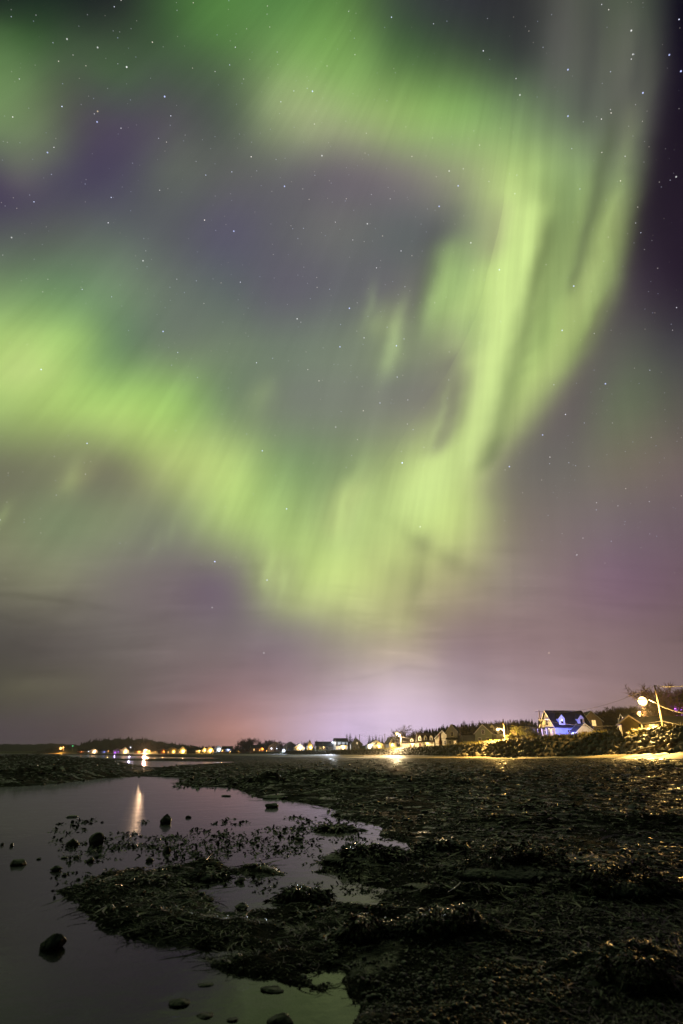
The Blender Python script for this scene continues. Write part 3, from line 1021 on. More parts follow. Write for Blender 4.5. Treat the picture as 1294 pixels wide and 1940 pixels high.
for a in [
    (88,1800,40,36,'large dark slab-sided stone alone in the dark water near the left edge',ROCKD,11,.35,.16),
    (178,1602,27,32,'tall rounded stone with a brown lit side standing in the pool',ROCKW,12,.15,.05),
    (133,1603,22,20,'broken brown stone leaning beside the tall rounded stone',ROCKW,13,.5,.1),
    (313,1561,24,24,'dark pointed stone right of the lamp reflection in open water',ROCKD,14,.6,.0),
    (313,1617,16,18,'small wedge stone below the pointed stone at the weed edge',ROCKD,15,.55,.12),
    (28,1640,30,14,'low ragged weed-covered stone at the left edge of the pool',ROCKW,16,.3,.0),
    (21,1604,8,9,'small upright stone breaking the water near the left edge',ROCKW,17,.2,.0),
    (3,1602,7,7,'small round stone cut by the left edge of the view',ROCKD,18,.2,.0),
    (132,1549,23,5,'flat pale stone barely above the water on the left',ROCKW,19,.0,.0),
    (105,1651,22,13,'squat brown stone with a pointed top in the left shallows',ROCKW,20,.5,-.1),
    (121,1660,10,7,'small dark cobble beside the squat brown stone',ROCKD,21,.2,.0),
    (147,1668,8,6,'tiny cobble just off the tip of the weed bank',ROCKD,22,.2,.0),
    (143,1627,13,8,'small brown cobble in a line of pebbles on the left water',ROCKW,23,.3,.0),
    (72,1629,9,5,'bluish small cobble lying flush with the left water',ROCKD,24,.1,.0),
    (120,1627,12,5,'pair-like split cobble on the left water',ROCKW,25,.1,.0),
    (170,1634,14,12,'rough dark cobble below the tall rounded stone',ROCKD,26,.4,.1),
    (427,1509,18,4,'thin flat stone awash in the bright part of the pool',ROCKD,27,.0,.0),
    (512,1531,28,15,'square brown block in the pool below the far bank boulder',ROCKW,28,.1,.0),
    (565,1594,17,12,'pale topped cobble between the two upper weed patches',ROCKW,29,.15,.0),
    (282,1633,14,11,'round brown cobble at the upper edge of the weed bank',ROCKW,30,.1,.0),
    (356,1550,12,7,'low double cobble right of the pointed stone',ROCKD,31,.2,.0),
    (389,1672,27,18,'dark angular stone in the middle of the weed bank',ROCKD,32,.2,.0),
    (452,1673,20,13,'greyish tilted stone by the weed bank puddle',ROCKW,33,.5,.2),
    (457,1724,26,16,'pyramid shaped brown stone above the lower puddle edge',ROCKW,34,.6,.0),
    (478,1740,16,11,'rounded brown stone in the lower weed bank',ROCKW,35,.1,.0),
    (333,1908,38,11,'half sunk dark boulder near the bottom edge of the pool',ROCKD,36,.3,.0),
    (386,1869,26,3,'low dark stone just off the bank toe',ROCKD,37,.2,.1),
    (388,1930,32,5,'grey stone awash by the half sunk boulder',ROCKD,38,.3,.0),
    (528,1948,46,26,'dark peaked stone cut by the bottom of the view',ROCKD,39,.55,.0),
    (514,1882,40,7,'broad dark stone on the bank edge above the bottom water',ROCKD,40,.15,.0),
    (440,1936,20,4,'flat stone under the water near the peaked stone',ROCKD,41,.0,.0),
]:
    stone(*a[:5], m=a[5], seed=a[6], peak=a[7], lean=a[8])
for a in [
    (795,1692,72,14,'long flat grey slab lying on weed right of the pool',ROCKD,51,.0,.0,'slab'),
    (650,1790,40,20,'round stone among pebbles right of the lower weed bank',ROCKW,53,.1,.0,'stone'),
    (735,1815,60,26,'smooth broad stone in the shingle at the bottom centre',ROCKD,54,.0,.0,'stone'),
    (700,1840,34,18,'pale cobble beside the smooth broad stone',ROCKW,55,.1,.0,'stone'),
    (905,1815,46,20,'rounded cobble in the open shingle at the lower right',ROCKD,56,.1,.0,'stone'),
    (985,1836,52,20,'flat dark cobble farther right in the open shingle',ROCKD,57,.0,.0,'stone'),
    (745,1560,30,9,'dark flat stone at the right tip of the pool',ROCKD,59,.1,.0,'stone'),
]:
    stone(*a[:5], m=a[5], seed=a[6], peak=a[7], lean=a[8], group='stones on the weedy shore', cat=a[9])
stone(503, 1482, 44, 30, 'big rounded boulder with a reddish face on the far bank of the pool', ROCKW, 60, .1, .0, cat='boulder', group=None, name='boulder')
stone(520, 1514, 48, 9, 'long low rock shelf dipping into the pool under the boulder', ROCKD, 61, .0, .0, cat='rock', group=None, name='rock_shelf')
stone(22, 1443, 60, 15, 'domed black boulder on the skyline of the left flats', ROCKD, 62, .1, .0, cat='boulder', group=None, name='boulder')
stone(312, 1461, 26, 8, 'dark humped rock at the mouth of the water channel', ROCKD, 63, .2, .0, cat='rock', group=None, name='rock')
stone(315, 1472, 20, 6, 'low dark rock at the top edge of the pool beside the channel', ROCKD, 64, .1, .0, cat='rock', group=None, name='rock')


# ------------------------------------------------------------------ seaweed and pebbles nobody could count
def ribbons(P, L, W, az, lift, curl, tone, stations=4, bend=None):
    """flat fronds: a strip from each point P, heading az, rising by lift, drooping by curl, swinging round by bend"""
    n = len(P)
    V = np.zeros((n, stations, 2, 3))
    bend = np.zeros(n) if bend is None else bend
    cx, cy_ = P[:, 0].copy(), P[:, 1].copy()
    st = L / (stations - 1)
    for i in range(stations):
        f = i / (stations - 1)
        a = az + bend * f
        dx, dy = np.cos(a), np.sin(a)
        if i:
            cx += dx * st; cy_ += dy * st
        cz = P[:, 2] + lift * L * f - curl * L * f * f
        w = W * (.55 + 1.2 * f * (1 - f) * 1.5) * (1 - .75 * f ** 4)
        tw = .6 * np.sin(az * 7 + f * 2)
        for k, sg in ((0, -1), (1, 1)):
            V[:, i, k, 0] = cx - dy * w * sg; V[:, i, k, 1] = cy_ + dx * w * sg; V[:, i, k, 2] = cz + tw * w * sg
    idx = np.arange(n * stations * 2).reshape(n, stations, 2)
    F = np.stack([idx[:, :-1, 0], idx[:, 1:, 0], idx[:, 1:, 1], idx[:, :-1, 1]], -1).reshape(-1, 4)
    return V.reshape(-1, 3), F, np.repeat(tone, stations * 2)


def land_points(n, y0=1441, y1=2060, x0=-60, x1=1360, bias=1.):
    """points spread over the near shore, evenly as seen, kept where the ground stands out of the water"""
    px = rng.uniform(x0, x1, n); py = y0 + (y1 - y0) * rng.random(n) ** bias
    d = np.array([[(a - 647) / FPX, 0] for a in px])
    b = (970 - py) / FPX
    dy, dz = CP - b * SP, SP + b * CP
    t = -H / dz
    return px, py, (px - 647) / FPX * t, dy * t


def weed_field():
    n = 240000
    px, py, X, Y = land_points(n)
    Z = terrain(X, Y)
    q = 647 + X / (Y * KX)
    lim = np.interp(q, SHORE[:, 0], SHORE[:, 1]) * tab(SAND0, q)
    # weed grows in patches, thick on mounds, thin over open shingle
    sc = np.clip(Y / 10, .5, 4)
    dens = fbm(X * 1.1 / sc + 40, Y * 1.1 / sc, 3)
    up = sstep(.05, .22, Z)
    p = .42 + 1.1 * dens + .65 * up
    shing = np.exp(-((q - 900) / 260) ** 2 - ((np.log(Y) - math.log(4.4)) / .16) ** 2)   # open shingle patch
    p = p - 1.0 * shing
    edge = np.exp(-((Z - .012) / .02) ** 2) * .15
    keep = (Z > -.004) & (Y < lim * .97) & (rng.random(n) < np.clip(p + edge, .06, 1))
    X, Y, Z = X[keep], Y[keep], Z[keep]
    m = len(X)
    k = ppm(Y)
    L = np.clip(k * np.exp(rng.normal(2.15, .48, m)), .022, .42)
    W = L * np.exp(rng.normal(-2.35, .45, m))
    dens = dens[keep]
    tone = np.clip(fbm(X * .9, Y * .9, 2) * .8 + .45 + rng.normal(0, .22, m), 0, .99)
    P = np.stack([X, Y, Z + L * .03], -1)
    strand = rng.random(m) < .55              # long thin strands lie combed together, short tufts stand up
    comb = fbm(X * .7 + 80, Y * .7, 2) * 5
    L = np.where(strand, np.clip(L * 2.6, .05, .9), L * .8)
    W = np.where(strand, np.clip(L * .018, k * .35, k * 2.2), W)
    az = np.where(strand, comb + rng.normal(0, .8, m), rng.uniform(0, 6.283, m))
    gap_ = 1 - .9 * np.exp(-((q[keep] - 270) / 34) ** 2) * (Y > 16)
    lift = (rng.random(m) ** 2 * .75 + .03) * (1 + 1.0 * np.clip(dens, -.8, 1)) * np.interp(Y, [4, 12, 30], [1, .8, .4]) * gap_
    lift = np.where(strand, lift * .2 + .01, lift * .8)
    V, F, T = ribbons(P, L, W, az, lift, np.where(strand, .05, rng.uniform(.15, .8, m)), tone, 5, rng.normal(0, 1.5, m))
    tag(link('seaweed', np_mesh('seaweed', V, F, WEED, True, {'tone': T})), 'dark wet rockweed spread over the mudflat', 'seaweed', kind='stuff')


weed_field()


def floating_weed():
    """sprigs standing out of the shallow water round the weed banks"""
    n = 9000
    X, Y = [], []
    for (bx, by, w, hh, h) in BANKS_PX:
        g = ground_at(bx, by); g2 = ground_at(bx, by + hh)
        wx, wy = w * ppm(g.y), abs(g.y - g2.y) + .05
        c = int(15 * w / 4)
        X.append(g.x + rng.normal(0, .75, c) * wx); Y.append(g.y + rng.normal(0, .85, c) * wy)
    # loose crumbs scattered through the shallows
    px = rng.uniform(100, 780, 2000); py = 1552 + 150 * rng.random(2000)
    for a, b in zip(px, py):
        if vnoise(np.array([a / 45.]), np.array([b / 9.]))[0] > .52:
            g = ground_at(a, b); c = rng.integers(2, 7)
            X.append(g.x + rng.normal(0, .03, c)); Y.append(g.y + rng.normal(0, .06, c))
    px = rng.uniform(330, 640, 130); py = 1476 + 20 * rng.random(130)
    for a, b in zip(px, py):
        g = ground_at(a, b); X.append(g.x + rng.normal(0, .05, 4)); Y.append(g.y + rng.normal(0, .2, 4))
    X, Y = np.concatenate(X), np.concatenate(Y)
    m = len(X)
    k = ppm(Y)
    L = k * rng.uniform(3.5, 9, m)
    P = np.stack([X, Y, np.maximum(terrain(X, Y), -.004)], -1)
    V, F, T = ribbons(P, L, L * rng.uniform(.14, .34, m), rng.uniform(0, 6.283, m), rng.uniform(.1, 1., m), rng.uniform(.1, .7, m), rng.random(m) * .99)
    tag(link('seaweed', np_mesh('seaweed', V, F, WEED, True, {'tone': T})), 'sprigs of rockweed poking out of the shallow pool', 'seaweed', kind='stuff')


floating_weed()


def pebbles():
    V0, F0 = ICO[1]
    V1, F1 = ICO[2]
    Vs, Fs, Ts = [], [], []
    o = 0
    shapes = []
    for i in range(10):
        shapes.append((rock_verts(300 + i, 2, 1, .8, .55, .3, 5), F1))
    for i in range(8):
        shapes.append((rock_verts(340 + i, 1, 1, .8, .6, .2, 3), F0))
    n = 34000
    px, py, X, Y = land_points(n, 1445, 2050)
    Z = terrain(X, Y)
    q = 647 + X / (Y * KX)
    lim = np.interp(q, SHORE[:, 0], SHORE[:, 1]) * tab(SAND0, q)
    shing = np.exp(-((q - 900) / 300) ** 2 - ((np.log(Y) - math.log(4.4)) / .2) ** 2)
    pr = .30 + .6 * fbm(X * .8 + 9, Y * .8, 3) + .9 * shing
    ok = (Z > -.03) & (Y < lim) & (rng.random(n) < np.clip(pr, .04, 1))
    for i in np.where(ok)[0]:
        k = ppm(Y[i])
        r = k * (rng.uniform(2.5, 7) if rng.random() < .86 else rng.uniform(7, 15)) * .5
        r = min(max(r, .007), .16)
        v, f = shapes[rng.integers(0, 10)] if r / k > 2.2 else shapes[10 + rng.integers(0, 8)]
        a = rng.uniform(0, 6.28)
        ca, sa = math.cos(a), math.sin(a)
        w = v * r * rng.uniform(.7, 1.2, 3)
        w = np.stack([w[:, 0] * ca - w[:, 1] * sa + X[i], w[:, 0] * sa + w[:, 1] * ca + Y[i], w[:, 2] + Z[i] + r * .18], -1)
        Vs.append(w); Fs.append(f + o); o += len(w)
        Ts.append(np.full(len(w), rng.random() * .99))
    tag(link('pebbles', np_mesh('pebbles', np.concatenate(Vs), np.concatenate(Fs), SHINGLE, True, {'tone': np.concatenate(Ts)})),
        'wet shingle and cobbles strewn between the weed', 'pebbles', kind='stuff')


pebbles()


def weed_clump(px, py, wpx, hpx, label, n=900, seed=0):
    g = ground_at(px, py)
    k = ppm(g.y)
    w, h = wpx * k / 2, hpx * k
    r = np.random.default_rng(seed)
    a = r.uniform(0, 6.283, n); rad = np.sqrt(r.random(n)) * (1 + .25 * np.sin(a * 3 + seed))
    X = np.cos(a) * rad * w; Y = np.sin(a) * rad * w * .55
    h = h * .62
    Zd = h * np.clip(1 - rad ** 2, 0, 1) ** .7 * (.7 + .6 * fbm(X * 6 / w + seed, Y * 6 / w, 2))
    base = terrain(X + g.x, Y + g.y + w * .4)
    L = k * r.uniform(7, 20, n)
    P = np.stack([X, Y, Zd + np.maximum(base, 0) - .01], -1)
    out = a + r.normal(0, .7, n)
    V, F, T = ribbons(P, L, L * r.uniform(.07, .15, n), out, r.uniform(.1, .7, n), r.uniform(.3, 1.1, n), np.clip(r.normal(.35, .25, n), 0, .99))
    # the lump the fronds hang from
    v, f = ICO[3]
    lump = v * np.array([w * .92, w * .46, h * .38])
    lump = lump * (1 + .18 * fbm(v[:, 0] * 3 + seed, v[:, 1] * 3 + v[:, 2], 3))[:, None]
    root = thing('seaweed_clump', label, 'seaweed', (g.x, g.y + w * .4, 0), group='mounds of rockweed on the shore')
    ms = np_mesh('fronds', V, F, WEED, True, {'tone': T})
    link('fronds', ms, root)
    link('covered_rock', np_mesh('covered_rock', lump + np.array([0, 0, max(float(base.mean()), 0)]), f, ROCKD), root)
    return root


for i, a in enumerate([
    (695,1646,180,22,'long dark rockweed mound closing the near side of the pool tip',1500),
    (636,1576,76,15,'shaggy rockweed mound at the right side of the upper pool',800),
    (838,1628,90,34,'peaked rockweed mound just right of the pool tip',900),
    (575,1712,110,40,'reddish shaggy rockweed heap right of the lower puddle',900),
    (395,1668,60,18,'small rockweed hummock in the middle of the weed bank',500),
    (1010,1690,260,52,'broad tangled rockweed heap on the right of the shore',2200),
    (1215,1720,200,55,'high rockweed heap at the right edge of the view',1800),
    (855,1790,220,50,'wide dark rockweed heap above the open shingle',1900),
    (1235,1900,190,70,'black rockweed heap in the bottom right corner',1500),
    (1060,1545,150,18,'low far rockweed heap towards the lit beach',900),
    (690,1800,110,40,'rockweed tuft over cobbles at the lower centre',800),
]):
    weed_clump(*a[:5], n=a[5], seed=70 + i)


# ------------------------------------------------------------------ the rubble bank
def toe(q, s=0.):
    """point of the shore line at bearing q, s metres inland"""
    Y = float(np.interp(q, SHORE[:, 0], SHORE[:, 1])) + s / .8
    return (q - 647) * KX * Y, Y


def rubble():
    protos = []
    for i in range(9):
        r = np.random.default_rng(500 + i)
        protos.append((rock_verts(500 + i, 3, 1, r.uniform(.6, .9), r.uniform(.5, .85), .25, 10), ICO[3][1]))
    meshes = [np_mesh('riprap_boulder', v, f, RIPRAP, False) for v, f in protos]
    spots = []
    r = np.random.default_rng(91)
    for _ in range(9000):
        q = r.uniform(540, 1330)
        s = r.uniform(-.6, 5.2)
        if r.random() < .06:
            s = r.uniform(-2.5, 0)
        x, y = toe(q, s)
        spots.append((q, s, x, y))
    # even spread per metre of shore: thin out the far end
    spots = [p for p in spots if r.random() < min(1, p[3] / 260 + .12)]
    spots = spots[:2100]
    rank = sorted(spots, key=lambda p: p[3])
    keep = [p for i, p in enumerate(rank) if p[3] < 175]
    keep = [keep[i] for i in sorted(r.permutation(len(keep))[:300])]
    ks = set(id(p) for p in keep)
    zz = {id(p): float(z) for p, z in zip(spots, terrain(np.array([p[2] for p in spots]), np.array([p[3] for p in spots])))}
    for p in keep:
        sz = r.uniform(.35, .8) * (1.25 if p[1] < 2.5 else .9)
        o = link('riprap_boulder', meshes[r.integers(0, 9)])
        o.location = (p[2], p[3], zz[id(p)] + sz * .25)
        o.scale = (sz * r.uniform(.8, 1.3), sz, sz)
        o.rotation_euler = (r.uniform(-.5, .5), r.uniform(-.5, .5), r.uniform(0, 6.28))
        tag(o, 'angular quarry boulder in the sloping rubble bank above the beach', 'boulder', 'boulders of the rubble bank')
    Vs, Fs, o = [], [], 0
    for p in spots:
        if id(p) in ks:
            continue
        v, f = (rock_verts(560 + int(r.integers(0, 12)), 2, 1, .8, .7, .25, 9), ICO[2][1])
        sz = r.uniform(.3, .75)
        a = r.uniform(0, 6.28)
        w = v * sz
        w = np.stack([w[:, 0] * math.cos(a) - w[:, 1] * math.sin(a) + p[2], w[:, 0] * math.sin(a) + w[:, 1] * math.cos(a) + p[3],
                      w[:, 2] + zz[id(p)] + sz * .2], -1)
        Vs.append(w); Fs.append(f + o); o += len(w)
    tag(link('riprap', np_mesh('riprap', np.concatenate(Vs), np.concatenate(Fs), RIPRAP, False)), 'rest of the rubble bank along the shore', 'riprap', kind='stuff')


rubble()


def bank_grass():
    """tufts of dead grass and stalks along the top of the bank"""
    n = 26000
    q = rng.uniform(560, 1330, n)
    s = rng.uniform(3.2, 9, n)
    Y = np.interp(q, SHORE[:, 0], SHORE[:, 1]) + s / .8
    keep = rng.random(n) < np.clip(Y / 220, .5, 1)
    q, Y = q[keep], Y[keep]
    X = (q - 647) * KX * Y
    m = len(X)
    P = np.stack([X, Y, terrain(X, Y) + .05], -1)
    L = rng.uniform(.25, .62, m)
    V, F, T = ribbons(P, L, L * .07, rng.uniform(0, 6.283, m), rng.uniform(.9, 2.2, m), rng.uniform(.2, .9, m), rng.random(m) * .99, 3)
    tag(link('bank_grass', np_mesh('bank_grass', V, F, GRASS, True)), 'dead grass along the top of the rubble bank', 'grass', kind='stuff')


bank_grass()

for px, py, Y, ln, tilt, lab in [(1233, 1391, 79.5, 3.4, .5, 'pale driftwood log tilted upward on the bank below the tall street light'),
                                 (1201, 1404, 83, 3.0, .25, 'driftwood log lying across the bank boulders left of the tall street light'),
                                 (1265, 1392, 79, 2.2, 1.1, 'short driftwood stump jutting from the bank at the right edge'),
                                 (1246, 1412, 77, 3.2, -.15, 'driftwood log near the foot of the bank at the right edge')]:
    p = at(px, py, Y)
    z = zt(p.x, p.y)
    d = Vector((math.cos(tilt), .15, math.sin(tilt))) * ln
    b = Vector((0, 0, 0))
    mm = M().tube([b - d * .15, b + d * .3 + Vector((0, 0, .05)), b + d * .7, b + d], [.17, .16, .13, .07], 8)
    o = mm.build('driftwood_log', DRIFT, None, True)
    o.location = (p.x, p.y, z + .55)
    tag(o, lab, 'driftwood')


# ------------------------------------------------------------------ street lights, poles and wires
BULB_Y = glow('sodium_lamp_glow', (1, .66, .26), 6)
BULB_W = glow('white_lamp_glow', (.84, .88, 1), 5)
BULB_O = glow('orange_lamp_glow', (1, .46, .12), 5)
BULB_B = glow('blue_lamp_glow', (.25, .30, 1), 4)
BULB_V = glow('violet_lamp_glow', (.5, .10, 1), 3)
BULB_G = glow('green_lamp_glow', (.1, .9, .3), 2)
WARM, COOL, ORANGE = (1, .60, .16), (.75, .85, 1), (1, .42, .08)


def lamp_light(name, loc, power, col, radius, parent):
    l = bpy.data.lights.new(name, 'POINT')
    l.energy = power; l.color = col; l.shadow_soft_size = radius
    o = link(name, l, parent)
    o.location = loc
    return o


def added_spot(loc, aim, power, col, parent, cone=150):
    """spot added beside a lamp to brighten the sand or the pool streak"""
    l = bpy.data.lights.new('added_beam', 'SPOT')
    l.energy = power; l.color = col; l.shadow_soft_size = .12
    l.spot_size = R(cone); l.spot_blend = .6
    o = link('added_beam', l, parent)
    o.location = loc
    o.rotation_euler = Vector(aim).to_track_quat('-Z', 'Y').to_euler()
    return o


def bulb(parent, loc, r, m, name='bulb'):
    v, f = ICO[2]
    o = link(name, np_mesh(name, v * r, f, m), parent)
    o.location = loc
    return o


def pole(px_top, py_top, py_base, Y, label, name='utility_pole', cat='utility pole', lamp=None, bars=1, beam=0, r=.14, m=None, group='poles along the shore road'):
    """pole whose top shows at the given photo pixel; lamp = (px, py, bulb material, light colour, power, bulb radius)"""
    top = at(px_top, py_top, Y)
    gz = zt(top.x, top.y)
    h = top.z - gz
    root = thing(name, label, cat, (top.x, top.y, gz), 0, group)
    M().tube([(0, 0, -.4), (0, 0, h * .5), (0, 0, h)], [r * 1.25, r * 1.05, r * .8], 10).build('shaft', m or WOODPOLE, root, True)
    for k in range(bars):
        z = h - .35 - k * .9
        M().box(-1.1, 1.1, -.17 * 1 - .05, -.13, z, z + .12).build('crossarm', WOODPOLE, root)
        for x in (-.95, -.45, .45, .95):
            M().lathe([(.03, 0), (.06, .05), (.04, .12), (.05, .18)], 6, (x, -.17, z + .12)).build('insulator', TRIM, root, True)
    if lamp:
        lx, ly, bm, lc, pw, br = lamp
        e = at(lx, ly, Y - .8) - Vector((top.x, top.y, gz))
        z0 = min(e.z + .1, h - .5)
        sx = 1 if e.x > 0 else -1
        M().tube([(0, 0, z0 - .7), (e.x * .35, e.y * .3, z0 - .2), (e.x * .75, e.y * .8, e.z + .28), (e.x, e.y, e.z + .22)], .045, 6).build('lamp_arm', METAL, root, True)
        hd = M().lathe([(br * .5, .30), (br * .75, .26), (br * 1.15, .14), (br * 1.2, .09)], 12, (e.x, e.y, e.z)).build('lamp_head', METAL, root, True)
        bulb(hd, (e.x, e.y, e.z - br * .15), br, bm)
        lamp_light('lamp_glow', (e.x, e.y - .1, e.z - br - .25), pw, lc, .12, root)
        if beam:  # added spot: brightens the sand while the houses behind stay dim
            src = Vector((e.x, e.y - .2, e.z - br - .3))
            tq, tY = beam[1:3]
            tx = (tq - 647) * KX * tY
            added_spot(src, Vector((tx, tY, zt(tx, tY))) - Vector((top.x, top.y, gz)) - src, beam[0], lc, root, beam[3] if len(beam) > 3 else 70)
    return root, Vector((top.x, top.y, gz)), h


YEL = BULB_Y
P1 = pole(1240, 1298, 1385, 98, 'tall lit utility pole with a blazing street light, nearest on the right', 'street_light', 'street light',
          (1217, 1327, YEL, WARM, 30000, .70), 0, (140000, 1235, 84, 31))
P2 = pole(953, 1362, 1413, 152, 'street light on a pale leaning pole beside the yellow bush', 'street_light', 'street light',
          (943, 1381, YEL, WARM, 42000, .42), 0, (80000, 985, 143, 55))
P3 = pole(759, 1391, 1422, 233, 'street light in front of the big bare tree at the shore bend', 'street_light', 'street light',
          (752, 1389, YEL, (1, .72, .38), 40000, .50), 0, (420000, 712, 178, 20))
P4 = pole(635, 1398, 1426, 330, 'street light before the white two storey house', 'street_light', 'street light', (630, 1406, BULB_W, COOL, 8000, .40), 0, (260000, 590, 260, 20))
P5 = pole(543.5, 1409, 1428, 400, 'pale pole beside the bluish beach floodlight', m=TRIM, bars=0)
P6 = pole(1021, 1346, 1390, 150, 'dark utility pole left of the blue lit house', bars=1)
P7 = pole(871, 1377, 1414, 215, 'dim utility pole in front of the tall narrow gable', bars=1)
P8 = pole(729, 1390, 1424, 270, 'plain pole between the lit yellow gable and the shore bend street light', bars=0)
P9 = pole(681, 1391, 1426, 300, 'plain pole before the dark gabled house', bars=0)
P10 = pole(612, 1403, 1427, 350, 'plain pole right of the bright yellow yard lamp', bars=0)
P11 = pole(893, 1395, 1411, 215, 'short pole carrying a wire right of the tall narrow gable', bars=0, r=.09)
P12 = pole(1330, 1290, 1380, 84, 'utility pole just past the right edge of the view', bars=1)
P13 = pole(571, 1404, 1427, 400, 'plain pole above the white lit gable', bars=0)


def wire(a, b, sag, label, r=.05):
    pts = []
    for i in range(13):
        f = i / 12
        p = a.lerp(b, f)
        p.z -= sag * 4 * f * (1 - f)
        pts.append(p - a)
    o = M().tube(pts, r, 5, False).build('power_line', WIRE, None, True)
    o.location = a
    tag(o, label, 'power line', 'power lines along the shore road')


def top(P, dz=0., dx=0.):
    return P[1] + Vector((dx, -.15, P[2] + dz))


wire(top(P1, -.1), top(P12, -.1), .4, 'top wire from the nearest street light pole out to the right edge')
wire(top(P1, -3.2), top(P12, -4.6), .5, 'upper lit cable right of the nearest street light pole')
wire(top(P1, -5.6), top(P12, -6.0), .3, 'lower lit cable right of the nearest street light pole', .05)
wire(top(P6, -.2), top(P1, -.1), 1.6, 'long top wire rising from the dark pole to the nearest street light pole', .025)
wire(top(P6, -2.), top(P1, -5.6), 1.2, 'lit cable sagging over the dark hedge to the nearest street light pole', .045)
wire(top(P2, -4.0), top(P6, -2.5), .7, 'upper lit cable from the leaning street light to the dark pole', .045)
wire(top(P2, -4.9), top(P6, -4.3), .5, 'lower lit cable from the leaning street light to the dark pole', .045)
wire(top(P7, -3.2), top(P2, -4.6), .9, 'cable from the dim pole to the leaning street light', .03)
wire(top(P3, -1.0), top(P7, -3.), .9, 'cable from the shore bend street light to the dim pole', .04)
wire(top(P3, -2.4), top(P7, -4.6), .9, 'lower lit cable leaving the shore bend street light', .04)
wire(top(P9, -.3), top(P8, -.3), .8, 'cable between the plain poles by the lit yellow gable', .03)
wire(top(P8, -.3), top(P3, -.3), .8, 'cable reaching the shore bend street light from the left', .03)


# ------------------------------------------------------------------ houses
def window(parent, x, z, w, h, y, lit=None, mull=True, face='front', sx=0):
    """frame, pane and sill on the front wall (plane y) or on a side wall (plane x = sx)"""
    def tr(a0, a1, d0, d1, z0, z1):
        """a: along the wall, d: out of the wall"""
        if face == 'front':
            return (a0, a1, y - d1, y - d0, z0, z1)
        sg = 1 if sx > 0 else -1
        p, q = sx + sg * d0, sx + sg * d1
        return (min(p, q), max(p, q), a0, a1, z0, z1)
    f = M()
    b = .09
    for q in ((x-w/2-b, x+w/2+b, .003, .07, z+h, z+h+b), (x-w/2-b, x-w/2, .003, .07, z, z+h), (x+w/2, x+w/2+b, .003, .07, z, z+h)):
        f.box(*tr(*q))
    if mull:
        f.box(*tr(x-.025, x+.025, .03, .06, z, z+h)); f.box(*tr(x-w/2, x-.025, .03, .055, z+h*.5-.02, z+h*.5+.02)); f.box(*tr(x+.025, x+w/2, .03, .055, z+h*.5-.02, z+h*.5+.02))
    wdw = f.build('window', TRIM, parent)
    M().box(*tr(x-w/2, x+w/2, .006, .028, z, z+h)).build('pane', lit or GLASS, wdw)
    M().box(*tr(x-w/2-b-.03, x+w/2+b+.03, .003, .12, z-b, z)).build('sill', TRIM, wdw)
    return wdw


